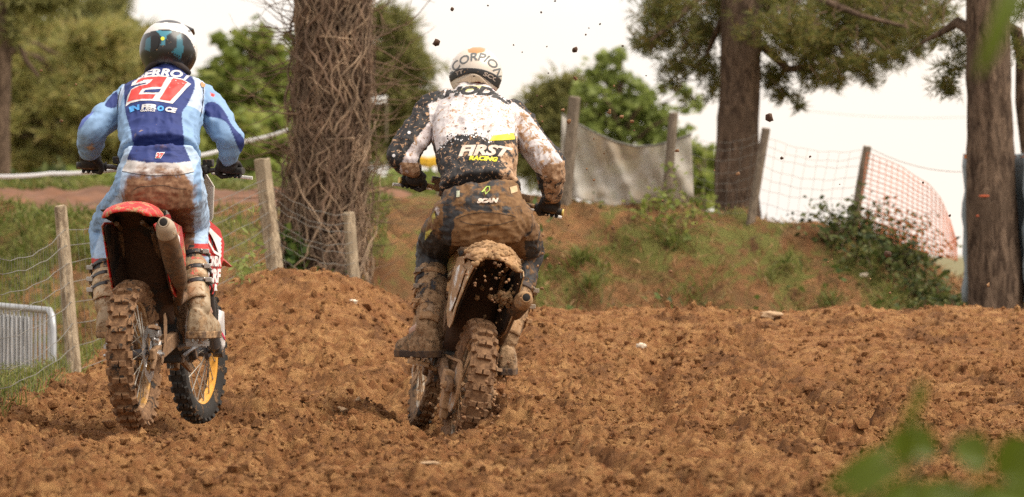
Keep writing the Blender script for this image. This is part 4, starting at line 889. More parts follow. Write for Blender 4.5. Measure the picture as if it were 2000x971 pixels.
    if not red:      # soil piled on the fender
        rr = random.Random(5); mb = MB()
        for k in range(420):
            y = rr.uniform(-.335, .05); x = rr.uniform(-.115, .11); zt = np.interp(y, [-.325, -.26, -.16, -.05, .06], [.985, 1.022, 1.034, 1.032, 1.015]) - .066 * (abs(x) / .126) ** 2.2; r = rr.uniform(.006, .014)
            mb.ball((x + fx, y, zt + .004 + r * .3 + .010 * math.sin(x * 31) * math.sin(y * 23)), (r, r, r * .8), 6, 4)
        me = remesh(mb, .005, 2, 'caked_mud'); wrinkle(me, .004, (80, 80, 80), 3.0); wrinkle(me, .004, (30, 30, 30), 6.0); link('caked_mud', me, M['cake'], o)
        mb = MB()
        for k in range(36):
            y = rr.uniform(-.02, .25); mb.ball((rr.uniform(-.04, .11), y, rr.uniform(.66, .95)), rr.choice((.004, .005, .007, .012)), 6, 4)
        for k in range(46): mb.ball((rr.gauss(.085, .018), rr.gauss(-.05, .03), rr.gauss(.80, .022)), rr.uniform(.006, .014), 6, 4)
        me = remesh(mb, .004, 0, 'hanging_mud'); wrinkle(me, .006, (110, 110, 110), 9.0); stuff(link('hanging_mud', me, M['cake'], o))
    g = []
    for (y, z, w) in ((-.20, 1.0, .105), (-.02, .975, .105), (.08, .93, .105), (.15, .85, .108), (.22, .74, .11), (.30, .64, .11), (.36, .55, .105), (.39, .48, .10)):
        g.append([Vector((w * t, y + .05 * (t * t), z)) for t in (-1, -.6, -.2, .2, .6, 1)])
    o = obj('inner_mudguard', MB().sheet(g), M['under'], root); solidify(o, .004)
    for s in (-1, 1):
        f = lambda y, z, s=s: s * (.120 + .02 * math.sin(max(0, min(1, (y + .22) / .6)) * 3.1) - (.0 if red else .10) * max(0, .70 - z)) + (.03 if red else 0)
        mb = plate([(-.20, .925), (-.10, .945), (.10, .95), (.42, .93), (.50, .80), (.46, .66), (.34, .60), (.16, .60), (.075, .63), (.0, .72), (-.12, .86)], f, .006 * s)
        o = obj('side_panel', mb, [M['side']], root); bevel(o, .002)
        # inner face is muddy black plastic
        mb = plate([(-.19, .915), (-.10, .935), (.10, .94), (.40, .92), (.44, .66), (.34, .61), (.16, .61), (.08, .64), (.005, .725), (-.112, .855)], lambda y, z: f(y, z) - s * .012, .004 * s)
        obj('panel_lining', mb, M['under'], o)
        pts = [(-.06, .90), (.12, .91), (.32, .88), (.34, .76), (.24, .68), (.13, .68), (.03, .76)]
        obj('number_panel', plate(pts, lambda y, z: f(y, z) + s * .004, .003 * s), M['numpanel'], o)
    sec = []
    for (y, w, z0, z1) in ((.05, .05, 1.0, 1.03), (.09, .07, .975, 1.035), (.2, .085, .92, 1.01), (.45, .085, .90, .965), (.68, .07, .90, .965), (.84, .05, .93, .99), (.92, .04, .96, 1.005)):
        sec.append([Vector((w * math.cos(a) if abs(math.cos(a)) > .3 else w * math.cos(a), y, (z0 + z1) / 2 + (z1 - z0) / 2 * max(-1, min(1, 1.4 * math.sin(a))))) for a in [2 * math.pi * k / 12 for k in range(12)]])
    obj('seat', MB().loft(sec), M['seat'], root, angle=50)
    for s in (-1, 1):
        f = lambda y, z, s=s: s * ((.085 + .105 * max(0, min(1, (y - .60) / .50)) ** .8) + .015 * math.sin((z - .5) * 6))
        mb = plate([(.60, .93), (.72, 1.0), (.86, 1.01), (1.10, .93), (1.175, .865), (1.12, .79), (1.04, .67), (.98, .62), (.93, .62), (.86, .72), (.74, .80), (.62, .86)], f, .006 * s)
        o = obj('radiator_shroud', mb, M['plastic'], root); bevel(o, .002)
        if s > 0 and red:
            # printed wing, name and letters on the shroud
            def decal(nm, polys, mat):
                d = MB()
                for pl in polys: plate(pl, lambda y, z: f(y, z) + .006, .002, d)
                obj(nm, d, mat, o)
            wing = []
            for k in range(5):
                a = k * .018
                wing.append([(.80 + a * 2.2, .985 - a * .9), (.81 + a * 2.2, .992 - a * .9), (1.09 - k * .004, .885 - a * 1.1), (1.075 - k * .004, .872 - a * 1.1)])
            wing.append([(.80, .985), (.80, .96), (.98, .815), (1.06, .80), (1.06, .812), (.985, .828), (.83, .955)])
            decal('wing_emblem', wing, M['white'])
            text_on('HONDA', .060, lambda u, v: Vector((f(.965 + u, .775 + v) + .007, .965 + u, .775 + v)), M['white'], o, 'brand_lettering', .19)
            text_on('CRF', .085, lambda u, v: Vector((f(.965 + u, .705 + v) + .007, .965 + u, .705 + v)), M['white'], o, 'model_lettering', .17)
            text_on('R', .035, lambda u, v: Vector((f(.99 + u, .652 + v) + .007, .99 + u, .652 + v)), M['white'], o, 'letter', .04)
        mb = MB().box((s * .125, 1.0, .76), (.11, .035, .30)); o2 = obj('radiator', mb, M['dark'], root); bevel(o2, .006)
    mb = MB(); secs = []
    for (y, w, z) in ((.62, .09, .955), (.80, .10, .985), (.98, .09, 1.0), (1.05, .05, 1.0)): secs.append([Vector((w * math.cos(a), y, z - .05 + .05 * math.sin(a))) for a in [2 * math.pi * k / 10 for k in range(10)]])
    obj('fuel_tank', MB().loft(secs), M['dark'], root)
    # fork
    for s in (-1, 1):
        top, bot = S((s * .100, 1.075, 1.13), (s * .100, 1.435, .38)); d = bot - top
        mb = MB().tube([top, top + d * .55, top + d * .56, top + d * .58], [.027, .027, .031, .024], 14).tube([top + d * .57, bot], .0235, 14)
        mb.tube([bot - d * .10, bot, bot + d * .02], [.026, .034, .02], 12)
        mb.tube(S((s * .085, 1.465, .352), (s * .135, 1.465, .352)), .022, 12); fk = obj('fork_leg', mb, M['fork'], root)
        q = S((s * .122, 1.40, .56), (s * .126, 1.47, .55), (s * .126, 1.505, .39), (s * .120, 1.49, .36), (s * .116, 1.41, .40))
        w2 = S((s * .095, 1.465, .56), (s * .095, 1.50, .55), (s * .095, 1.53, .39), (s * .095, 1.51, .36), (s * .116, 1.41, .40))
        mb = MB().add(q + w2, [(0, 1, 2, 3, 4), (0, 5, 6, 1), (1, 6, 7, 2), (2, 7, 8, 3)]); go = obj('fork_guard', mb, M['guard'], fk); solidify(go, .004)
        st = S((s * .1295, 1.412, .47), (s * .1295, 1.50, .425), (s * .1295, 1.502, .412), (s * .1295, 1.412, .456)); obj('guard_stripe', MB().add(st, [(0, 1, 2, 3)]), M['stripe'], fk)
    mb = MB()
    for (y, z, h) in ((1.075, 1.10, .03), (1.16, .93, .035)):
        pts = S((-.115, y, z), (0, y - .01, z), (.115, y, z)); mb.tube(pts, [h, .034, h], 8, flat=.8)
    obj('triple_clamp', mb, M['alu'], root)
    sec = [(1.02, .055, .80, .03, 0), (1.2, .075, .83, .05, 0), (1.4, .08, .845, .05, 0), (1.6, .07, .83, .035, 0), (1.78, .05, .79, .02, 0), (1.82, .02, .775, .005, 0)]
    o = arch_sheet(sec); o.v = [tuple(v) for v in S(*o.v)]; o = obj('front_fender', o, M['plastic'], root); solidify(o, .004)
    q = [(-.10, 1.17, 1.22), (-.145, 1.185, 1.15), (-.14, 1.20, 1.0), (-.09, 1.20, .90), (.09, 1.20, .90), (.14, 1.20, 1.0), (.145, 1.185, 1.15), (.10, 1.17, 1.22)]
    q2 = [(x * 1.0, y + .035, z) for x, y, z in q]; n = len(q); c0 = [(x * .6, y + .05, z) for x, y, z in q]
    mb = MB().add(S(*q) + S(*c0), [tuple(range(n, 2 * n))] + [(i, (i + 1) % n, (i + 1) % n + n, i + n) for i in range(n)]); o = obj('number_plate', mb, M['plate'], root); solidify(o, .004)
    # handlebar
    hx = hb_dx
    hp = [(-.405, .945, 1.222), (-.25, .985, 1.222), (-.16, 1.03, 1.205), (-.10, 1.06, 1.16), (.10, 1.06, 1.16), (.16, 1.03, 1.205), (.25, .985, 1.222), (.405, .945, 1.222)]
    hp = [Vector(p) + Vector((hx, 0, 0)) for p in hp]; hps = S(*hp)
    hb = obj('handlebar', MB().tube(hps, .0115, 10).tube(S((hx - .155, 1.03, 1.21), (hx + .155, 1.03, 1.21)), .008, 8), M['bar'], root)
    obj('bar_pad', MB().tube(S((hx - .10, 1.03, 1.215), (hx + .10, 1.03, 1.215)), .026, 10), M['dark'], hb)
    out['grip'] = {}
    for s in (-1, 1):
        a, b = S(Vector((hx + s * .29, .975, 1.222)), Vector((hx + s * .412, .943, 1.222))); d = (b - a).normalized()
        g = MB().tube([a - d * .012, a - d * .004, a - d * .004, a, b - d * .006, b], [.022, .022, .017, .0165, .0165, .018], 12); obj('grip', g, M['grip'], hb)
        obj('grip_end', MB().tube([b - d * .003, b + d * .006], [.0175, .016], 12), M['gripend'], hb)
        lv0 = S(Vector((hx + s * .235, 1.02, 1.212)))[0]; lv = S(Vector((hx + s * .25, 1.045, 1.208)), Vector((hx + s * .33, 1.06, 1.20)), Vector((hx + s * .43, 1.045, 1.192)))
        obj('lever', MB().tube([lv0] + lv, [.010, .009, .007, .0085], 8, flat=.6), M['lever'], hb)
        pc = S(Vector((hx + s * .225, .985, 1.225)), Vector((hx + s * .185, 1.01, 1.225)))
        mb = MB().tube(pc, .024, 10).box(pc[0] + Vector((0, .02, .03)), (.05, .045, .035)).box(pc[1] + Vector((0, .01, -.03)), (.03, .03, .03)); o = obj('lever_perch', mb, M['dark'], hb); bevel(o, .005)
        out['grip'][s] = (a, b)
    # pegs, pedals
    for s in (-1, 1):
        mb = MB().box((s * .195, .50, .385), (.10, .055, .022)).tube([(s * .10, .52, .37), (s * .16, .51, .38)], .014, 8)
        for k in range(4): mb.box((s * (.16 + .024 * k), .50, .402), (.008, .05, .014))
        o = obj('footpeg', mb, M['steel'], root)
    mb = MB().tube([(.12, .52, .33), (.14, .62, .36), (.14, .74, .37)], .009, 8).box((.16, .75, .375), (.05, .03, .012)); obj('brake_pedal', mb, M['steel'], root)
    mb = MB().tube([(-.12, .64, .38), (-.135, .72, .41), (-.135, .76, .42), (-.175, .76, .42)], .008, 8); obj('gear_lever', mb, M['steel'], root)
    return out

def text_mesh(s, size, bold=0.0, shear=0.0):
    "flat triangles of a text, centred, in (u, v)"
    cu = bpy.data.curves.new('t', 'FONT'); cu.body = s; cu.size = size; cu.align_x = 'CENTER'; cu.align_y = 'CENTER'; cu.offset = bold; cu.shear = shear; cu.resolution_u = 3
    o = bpy.data.objects.new('t', cu); scene.collection.objects.link(o)
    dg = bpy.context.evaluated_depsgraph_get(); me = o.evaluated_get(dg).to_mesh()
    bm = bmesh.new(); bm.from_mesh(me); o.evaluated_get(dg).to_mesh_clear(); bpy.data.objects.remove(o); bpy.data.curves.remove(cu)
    bmesh.ops.triangulate(bm, faces=bm.faces)
    return bm
def text_on(s, size, fn, mat, parent, name, width=None, cut=0.02, bold=0.004, shear=0.12, keep=False):
    "lettering laid on a surface: fn(u, v) gives the 3-D point"
    bm = text_mesh(s, size, bold, shear)
    if width:
        us = [v.co.x for v in bm.verts]; k = width / (max(us) - min(us))
        for v in bm.verts: v.co.x *= k
    for it in range(5):
        es = [e for e in bm.edges if e.calc_length() > cut]
        if not es: break
        bmesh.ops.subdivide_edges(bm, edges=es, cuts=1); bmesh.ops.triangulate(bm, faces=bm.faces)
    bad = []
    for v in bm.verts:
        p = fn(v.co.x, v.co.y)
        if p is None: bad.append(v)
        else: v.co = p
    if bad: bmesh.ops.delete(bm, geom=bad, context='VERTS')
    me = bpy.data.meshes.new(name); bm.to_mesh(me); bm.free(); me.polygons.foreach_set('use_smooth', [True] * len(me.polygons))
    return link(name, me, mat, parent, keep)

def bike_mats(p, plastic, heavy, under):
    c = heavy
    d = {}
    d['plastic'] = mud_mat(p + 'plastic', plastic, .38, cover=.05 + .75 * c, spots=.25 + .4 * c)
    d['fender'] = mud_mat(p + 'fender', plastic, .38, cover=.50 + .42 * c, spots=.6 + .2 * c, scale=21)
    d['under'] = mud_mat(p + 'under', (.02, .018, .016), .7, cover=.62, spots=.4, scale=5, mudc=under, mudc2=tuple(x * 1.5 for x in under))
    d['seat'] = mud_mat(p + 'seat', plastic if not c > .5 else (.05, .04, .03), .7, cover=.15 + .75 * c, spots=.3)
    d['side'] = mud_mat(p + 'side', plastic if c < .5 else (.62, .5, .3), .42, cover=.55 + .2 * c, spots=.5, scale=14)
    d['numpanel'] = mud_mat(p + 'numpanel', (.75, .72, .68), .45, cover=.2 + .5 * c, spots=.5)
    d['plate'] = mud_mat(p + 'plate', (.78, .72, .64), .5, cover=.25 + .4 * c, spots=.3)
    d['tyre_r'] = mud_mat(p + 'tyre_r', (.03, .026, .022), .85, cover=.80 + .12 * c, spots=.6, scale=16, mudc=(.125, .062, .027), mudc2=(.27, .148, .070), bump=.8)
    d['tyre_f'] = mud_mat(p + 'tyre_f', (.028, .025, .022), .85, cover=.36 + .5 * c, spots=.5, scale=14, mudc=(.13, .07, .032), mudc2=(.27, .16, .08), bump=.8)
    d['rim_r'] = mud_mat(p + 'rim_r', (.55, .30, .08) if not c > .5 else (.2, .15, .1), .45, .3, cover=.62, spots=.6, mudc=(.20, .105, .045))
    d['rim_f'] = mud_mat(p + 'rim_f', (.86, .42, .07) if not c > .5 else (.30, .24, .17), .40, .15, cover=.18 + .6 * c, spots=.4)
    d['hub'] = mud_mat(p + 'hub', (.09, .09, .10), .45, .5, cover=.3 + .5 * c, spots=.5)
    d['spoke'] = mud_mat(p + 'spoke', (.42, .38, .32), .5, .5, cover=.3 + .7 * c, spots=.3)
    d['steel'] = mud_mat(p + 'steel', (.42, .41, .40), .35, .8, cover=.34 + .5 * c, spots=.5)
    d['alu'] = mud_mat(p + 'alu', (.30, .27, .24), .5, .4, cover=.80 + .1 * c, spots=.6, mudc=(.13, .07, .032), mudc2=(.26, .15, .075))
    d['chain'] = mud_mat(p + 'chain', (.12, .10, .08), .6, .5, cover=.55 + .3 * c, spots=.5)
    d['guide'] = mud_mat(p + 'guide', (.04, .035, .03), .7, cover=.9, spots=.5)
    d['dark'] = mud_mat(p + 'dark', (.03, .028, .026), .6, cover=.34 + .4 * c, spots=.5, mudc=(.14, .075, .034), mudc2=(.25, .14, .07))
    d['exhaust'] = mud_mat(p + 'exhaust', (.13, .095, .068), .5, .4, cover=.66, spots=.5, scale=13, mudc=(.10, .052, .024), mudc2=(.19, .105, .050))
    d['endcap'] = mud_mat(p + 'endcap', (.42, .34, .25), .5, .3, cover=.35 + .5 * c, spots=.4, mudc2=(.42, .27, .14))
    d['fork'] = mud_mat(p + 'fork', (.10, .09, .085), .4, .4, cover=.3 + .5 * c, spots=.5)
    d['guard'] = mud_mat(p + 'guard', (.78, .74, .72), .45, cover=.12 + .6 * c, spots=.4)
    d['stripe'] = simple_mat(p + 'stripe', (.65, .03, .10), .5, var=.1)
    d['bar'] = mud_mat(p + 'bar', (.10, .09, .09), .4, .5, cover=.35 + .3 * c, spots=.5)
    d['grip'] = mud_mat(p + 'grip', (.03, .027, .025), .8, cover=.4, spots=.5, mudc=(.16, .09, .045))
    d['gripend'] = mud_mat(p + 'gripend', (.05, .045, .04) if c < .5 else (.62, .45, .10), .5, cover=.3, spots=.3)
    d['lever'] = mud_mat(p + 'lever', (.80, .77, .72), .35, .3, cover=.18, spots=.3)
    d['cake'] = mud_mat(p + 'cake', (.32, .185, .085), .92, cover=.5, spots=.3, mudc=(.25, .135, .058), mudc2=(.42, .255, .125), bump=.8)
    d['white'] = mud_mat(p + 'white', (.80, .78, .76), .5, cover=.05, spots=.15)
    d['black'] = simple_mat(p + 'black', (.008, .007, .006), .8, var=.1)
    return d
# ================================================================ riders
CAMO = Vector((0, 0, EYE))
def remesh(mb, voxel, smooth=4, name='m', fac=0.5):
    "melt overlapping closed shapes into one continuous surface"
    me = mb.mesh(name, False); o = bpy.data.objects.new('tmp', me); scene.collection.objects.link(o)
    m = o.modifiers.new('r', 'REMESH'); m.mode = 'VOXEL'; m.voxel_size = voxel; m.use_smooth_shade = True
    if smooth: k = o.modifiers.new('s', 'SMOOTH'); k.factor = fac; k.iterations = smooth
    dg = bpy.context.evaluated_depsgraph_get(); r = bpy.data.meshes.new_from_object(o.evaluated_get(dg)); r.name = name
    bpy.data.objects.remove(o); bpy.data.meshes.remove(me)
    r.polygons.foreach_set('use_smooth', [True] * len(r.polygons)); return r
def coords(me):
    v = np.empty(len(me.vertices) * 3, np.float32); me.vertices.foreach_get('co', v); return v.reshape(-1, 3).astype(float)
def normals(me):
    v = np.empty(len(me.vertices) * 3, np.float32); me.vertices.foreach_get('normal', v); return v.reshape(-1, 3).astype(float)
def setco(me, v): me.vertices.foreach_set('co', v.astype(np.float32).ravel()); me.update()
def wrinkle(me, amp, sc, seed=0.0, w=None):
    v = coords(me); n = normals(me); sc = np.array(sc, float)
    q = v + 0.05 * np.stack([vn3(v * 9 + 3), vn3(v * 9 + 17), vn3(v * 9 + 31)], 1)
    d = 1 - 2 * np.abs(2 * vn3(q * sc + seed) - 1); d2 = 1 - 2 * np.abs(2 * vn3(q * sc * 2.1 + seed + 9) - 1)
    a = amp * (0.7 * d + 0.4 * d2)
    if w is not None: a = a * w(v)
    setco(me, v + n * a[:, None])
def inpoly(x, y, poly):
    poly = np.asarray(poly, float); r = np.zeros(len(x), bool); n = len(poly)
    for i in range(n):
        x1, y1 = poly[i]; x2, y2 = poly[(i + 1) % n]
        if y1 == y2: continue
        c = ((y1 > y) != (y2 > y)) & (x < (x2 - x1) * (y - y1) / (y2 - y1) + x1); r ^= c
    return r
def zpoly(org, sc, pts): return [(org[0] + a * sc, org[1] + b * sc) for a, b in pts]
def paint(me, base, panels, mask=None):
    "cloth panels as a colour attribute, outlines given in photo pixels on the seen side"
    v = coords(me); px, py = proj(v); col = np.ones((len(v), 4)); col[:, :3] = base
    for poly, c in panels: col[inpoly(px, py, poly), :3] = c
    a = me.attributes.new('Col', 'FLOAT_COLOR', 'POINT'); a.data.foreach_set('color', col.astype(np.float32).ravel())
    b = me.attributes.new('Dirt', 'FLOAT', 'POINT'); b.data.foreach_set('value', (mask(px, py, v) if mask else np.zeros(len(v))).astype(np.float32))
def bvh_of(me):
    v = [tuple(x.co) for x in me.vertices]; return BVHTree.FromPolygons(v, [tuple(p.vertices) for p in me.polygons])
def cast(bv, px, py, off):
    d = (P(px, py, 20) - CAMO).normalized(); loc, nrm, i, dist = bv.ray_cast(CAMO, d)
    if loc is None: return None
    return loc - d * off
def on_curve(bv, off, pts):
    "text baseline through photo points: u along (px), v up"
    a = np.array(pts, float)
    from_len = np.concatenate([[0], np.cumsum(np.hypot(*np.diff(a, axis=0).T))]); L = from_len[-1]
    def fn(u, v):
        s = np.clip(u + L / 2, 0, L); x = np.interp(s, from_len, a[:, 0]); y = np.interp(s, from_len, a[:, 1])
        e = 3.0; t = np.array([np.interp(min(s + e, L), from_len, a[:, 0]) - np.interp(max(s - e, 0), from_len, a[:, 0]), np.interp(min(s + e, L), from_len, a[:, 1]) - np.interp(max(s - e, 0), from_len, a[:, 1])]); t /= np.hypot(*t) + 1e-9
        ex = (u + L / 2) - s
        return cast(bv, x + t[0] * ex + t[1] * v, y + t[1] * ex - t[0] * v, off)
    return fn
def smooth_pts(pts, n=24, closed=False):
    "Catmull-Rom through 2-D points"
    p = [np.array(q, float) for q in pts]; m = len(p); out = []
    for i in range(m if closed else m - 1):
        if closed: a, b, c, d = p[(i - 1) % m], p[i], p[(i + 1) % m], p[(i + 2) % m]
        else: a, b, c, d = p[max(i - 1, 0)], p[i], p[i + 1], p[min(i + 2, m - 1)]
        for k in range(n):
            t = k / n; out.append(tuple(.5 * ((2 * b) + (c - a) * t + (2 * a - 5 * b + 4 * c - d) * t * t + (3 * b - a - 3 * c + d) * t ** 3)))
    if not closed: out.append(tuple(p[-1]))
    return out
def decal(name, polys, bv, off, mat, parent, cut=4.0, thick=0.0):
    bm = bmesh.new()
    for pl in polys:
        vs = [bm.verts.new((x, y, 0)) for x, y in pl]; bm.faces.new(vs)
    bm.normal_update(); bmesh.ops.triangulate(bm, faces=bm.faces)
    for it in range(6):
        es = [e for e in bm.edges if e.calc_length() > cut]
        if not es: break
        bmesh.ops.subdivide_edges(bm, edges=es, cuts=1); bmesh.ops.triangulate(bm, faces=bm.faces)
    bad = []
    for v in bm.verts:
        p = cast(bv, v.co.x, v.co.y, off)
        if p is None: bad.append(v)
        else: v.co = p
    if bad: bmesh.ops.delete(bm, geom=bad, context='VERTS')
    bmesh.ops.recalc_face_normals(bm, faces=bm.faces)
    me = bpy.data.meshes.new(name); bm.to_mesh(me); bm.free(); me.polygons.foreach_set('use_smooth', [True] * len(me.polygons))
    o = link(name, me, mat, parent, True)
    if thick: solidify(o, thick)
    return o
def limb(mb, pts, rs, flat=None, n=16, ends=True):
    pts = [Vector(p) for p in pts]
    # resample smoothly
    q = []; r2 = []
    for i in range(len(pts) - 1):
        a, b, c, d = pts[max(i - 1, 0)], pts[i], pts[i + 1], pts[min(i + 2, len(pts) - 1)]
        for k in range(6):
            t = k / 6; q.append(.5 * ((2 * b) + (c - a) * t + (2 * a - 5 * b + 4 * c - d) * t * t + (3 * b - a - 3 * c + d) * t ** 3)); s = t * t * (3 - 2 * t); r2.append(rs[i] * (1 - s) + rs[i + 1] * s)
    q.append(pts[-1]); r2.append(rs[-1])
    mb.tube(q, r2, n, flat=flat)
    if ends: mb.ball(pts[0], rs[0] * .98, 14, 10); mb.ball(pts[-1], rs[-1] * .98, 14, 10)
def torso(mb, secs, n=24):
    "secs: (centre, half width, half depth, roll)"
    rings = []
    for i, (c, w, d, roll) in enumerate(secs):
        a = secs[max(i - 1, 0)][0]; b = secs[min(i + 1, len(secs) - 1)][0]; t = (Vector(b) - Vector(a)).normalized()
        x = Vector((math.cos(roll), 0, math.sin(roll))); x = (x - t * x.dot(t)).normalized(); y = t.cross(x)
        ring = []
        for j in range(n):
            an = 2 * math.pi * j / n; ca, sa = math.cos(an), math.sin(an)
            k = (abs(ca) ** 2.5 + abs(sa) ** 2.5) ** (-1 / 2.5); ring.append(Vector(c) + x * (w * k * ca) + y * (d * k * sa))
        rings.append(ring)
    # refine
    fine = []
    for i in range(len(rings) - 1):
        for k in range(5):
            t = k / 5; a, b, c, d = rings[max(i - 1, 0)], rings[i], rings[i + 1], rings[min(i + 2, len(rings) - 1)]
            fine.append([.5 * ((2 * B) + (C - A) * t + (2 * A - 5 * B + 4 * C - D) * t * t + (3 * B - A - 3 * C + D) * t ** 3) for A, B, C, D in zip(a, b, c, d)])
    fine.append(rings[-1]); mb.loft(fine)
def glove(mb, wrist, a, b, s, fwd, up):
    "hand closed round a grip that runs from a (inner) to b (outer)"
    ax = (b - a).normalized(); c = a.lerp(b, .50); e2 = (fwd - ax * fwd.dot(ax)).normalized(); e3 = ax.cross(e2) if ax.cross(e2).dot(up) > 0 else -ax.cross(e2)
    def at(u, th, r): t = math.radians(th); return c + ax * u - e2 * (r * math.cos(t)) + e3 * (r * math.sin(t))
    # palm and back of the hand
    for k in range(4):
        u = -.036 + .024 * k; L = (.0, .006, .003, -.004)[k]
        mb.tube([wrist + ax * (u * .55), at(u, 40, .060), at(u, 72, .046 + L)], [.024, .019, .0135], 10)
        mb.ball(at(u, 72, .046 + L), .0135, 10, 8)
        pts = [at(u, th, .031 + (.046 - .031 + L) * max(0, (110 - th) / 40)) for th in (72, 95, 118, 145, 172, 198, 222, 240)]
        mb.tube(pts, [.0128, .0125, .012, .0115, .011, .0105, .010, .009], 10); mb.ball(pts[-1], .0095, 8, 6)
    mb.ball(at(0, 30, .042), (.05, .034, .034), 16, 10)
    mb.tube([wrist - ax * .012, at(-.045, 15, .044), at(-.056, -25, .036), at(-.046, -75, .031), at(-.030, -115, .030)], [.022, .018, .0145, .0125, .010], 10); mb.ball(at(-.030, -115, .030), .0105, 8, 6)

def build_rider(D):
    root = empty('person', D['base']); tag(root, D['label'], 'person', 'motocross riders')
    PX = D['pts']; g = lambda k: Vector(PX[k])
    bw = lambda v: D['bike'].matrix_basis @ v
    grip = {s: tuple(bw(p) for p in D['grips'][s]) for s in (-1, 1)}
    fwd = (D['bike'].matrix_basis.to_3x3() @ Vector((0, 1, 0))).normalized(); up = Vector((0, 0, 1))
    wr = {}
    for s in (-1, 1):
        a, b = grip[s]; c = a.lerp(b, .5); el = g('elbow' + 'LR'[s > 0])
        wr[s] = c - fwd * .062 + up * .040 + (el - c).normalized() * .035
    # ---- body (one continuous figure under the clothes)
    mb = MB(); torso(mb, [(c, w * .86, d * .86, r) for c, w, d, r in D['torso']])
    for s in (-1, 1):
        k = 'LR'[s > 0]
        limb(mb, [g('shoulder' + k), g('elbow' + k), wr[s]], [.052, .042, .028]); limb(mb, [g('hip' + k), g('knee' + k), g('ankle' + k)], [.082, .056, .042])
        mb.tube([g('ankle' + k), g('ankle' + k) + D['toe'][s] * .6 - up * .03], [.04, .034], 10)
        a, b = grip[s]; mb.ball(wr[s].lerp(a.lerp(b, .5), .4), (.03, .03, .022), 10, 8)
    h = g('head'); limb(mb, [D['torso'][-1][0], h - up * .06], [.062, .058]); mb.ball(h, (.078, .098, .112), 16, 12); mb.ball(h + fwd * .09 - up * .01, (.016, .022, .02), 8, 6); mb.ball(h + fwd * .075 - up * .06, (.03, .02, .012), 8, 6)
    for s in (-1, 1): mb.ball(h + Vector((s * .078, 0, -.005)), (.012, .02, .03), 8, 6)
    me = remesh(mb, .016, 3, 'body'); link('body', me, D['mat_skin'], root, True)
    # ---- jersey
    mb = MB(); torso(mb, D['torso'])
    for s in (-1, 1):
        k = 'LR'[s > 0]; sh, el = g('shoulder' + k), g('elbow' + k); w = wr[s]
        limb(mb, [sh + (g('neck') - sh) * .45 - up * .0, sh], [.070, D['r_sh']]); m1 = sh.lerp(el, .5); m2 = el.lerp(w, .45)
        limb(mb, [sh, m1, el], [D['r_sh'], D['r_arm'], D['r_el']]); limb(mb, [el, m2, w.lerp(el, .12)], [D['r_el'], D['r_fore'], D['r_wr']])
    limb(mb, [g('neck') - up * .05, g('neck') + (h - g('neck')) * .25], [.085, .068])
    me = remesh(mb, .0053, 7, 'jersey'); wrinkle(me, D['wr_j'] * 1.5, (8, 6, 9), 2.0 + D['seed']); wrinkle(me, D['wr_j'] * .85, (19, 13, 17), 7.0 + D['seed']); paint(me, D['jersey'], D['jersey_panels'], D.get('jersey_dirt'))
    jer = link('jersey', me, D['mat_jersey'], root, True); bj = bvh_of(me); D['prints'](jer, bj)
    # ---- trousers
    mb = MB(); torso(mb, D['hips'])
    for s in (-1, 1):
        k = 'LR'[s > 0]; hp, kn, an = g('hip' + k), g('knee' + k), g('ankle' + k); m1 = hp.lerp(kn, .5) + D['thigh'][s]
        limb(mb, [hp, m1, kn], [D['r_hip'], D['r_thigh'], D['r_knee']]); limb(mb, [kn, kn.lerp(an, .45)], [D['r_knee'], D['r_cuff']]); mb.ball(kn + fwd * .02, D['r_knee'] * 1.02, 14, 10)
    me = remesh(mb, .0056, 7, 'trousers'); wrinkle(me, D['wr_p'] * 1.2, (8, 8, 13), 5.0 + D['seed']); wrinkle(me, D['wr_p'] * .75, (19, 17, 24), 9.0 + D['seed']); paint(me, D['pants'], D['pants_panels'], D.get('pants_dirt'))
    pan = link('trousers', me, D['mat_pants'], root, True); D['pants_prints'](pan, bvh_of(me))
    # ---- boots and gloves
    for s in (-1, 1):
        k = 'LR'[s > 0]; kn, an = g('knee' + k), g('ankle' + k); top = kn.lerp(an, D['boot_top'][s]); toe = D['toe'][s]; td = toe.normalized()
        sole = D['sole'][s]; ba = Vector((an.x, an.y, sole)); mid = top.lerp(an, .5)
        mb = MB(); limb(mb, [top, mid - td * .012, an], [D['r_boot'], D['r_boot'] * .98, .054], ends=False); mb.ball(top.lerp(an, .1), D['r_boot'] * .9)
        lat = td.cross(up).normalized()
        heel = ba - td * .062; tp = ba + toe
        secs = []
        for (t, w, z1) in ((-.075, .030, .07), (-.06, .041, .12), (0, .046, .135), (.06, .047, .12), (.13, .050, .085), (.19, .046, .065), (.225, .030, .045)):
            c = ba + td * t; secs.append([c + lat * (w * x) + up * z for x, z in ((-1, .012), (-.9, 0.0), (.9, 0.0), (1, .012), (1, z1 * .5), (.7, z1 * .9), (0, z1), (-.7, z1 * .9), (-1, z1 * .5))])
        mb.loft(secs); mb.ball(an, .055)
        me = remesh(mb, .006, 5, 'boot'); wrinkle(me, D['wr_b'], (22, 22, 20), 8.0 + s)
        v = coords(me); col = np.ones((len(v), 4)); col[:, :3] = D['boot']; a_ = me.attributes.new('Col', 'FLOAT_COLOR', 'POINT')
        px, py = proj(v)
        for poly, c in D['boot_panels']: col[inpoly(px, py, poly), :3] = c
        a_.data.foreach_set('color', col.astype(np.float32).ravel())
        bo = link('boot', me, D['mat_boot'], root, True)
        mb = MB(); secs = []
        for (t, w) in ((-.085, .028), (-.07, .042), (0, .046), (.06, .045), (.13, .052), (.2, .046), (.235, .026)):
            c = ba + td * t; secs.append([c + lat * (w * x) + up * z for x, z in ((-1, -.022), (1, -.022), (1.04, .012), (-1.04, .012))])
        o = obj('sole', mb.loft(secs), D['mat_sole'], bo, keep=True); bevel(o, .004)
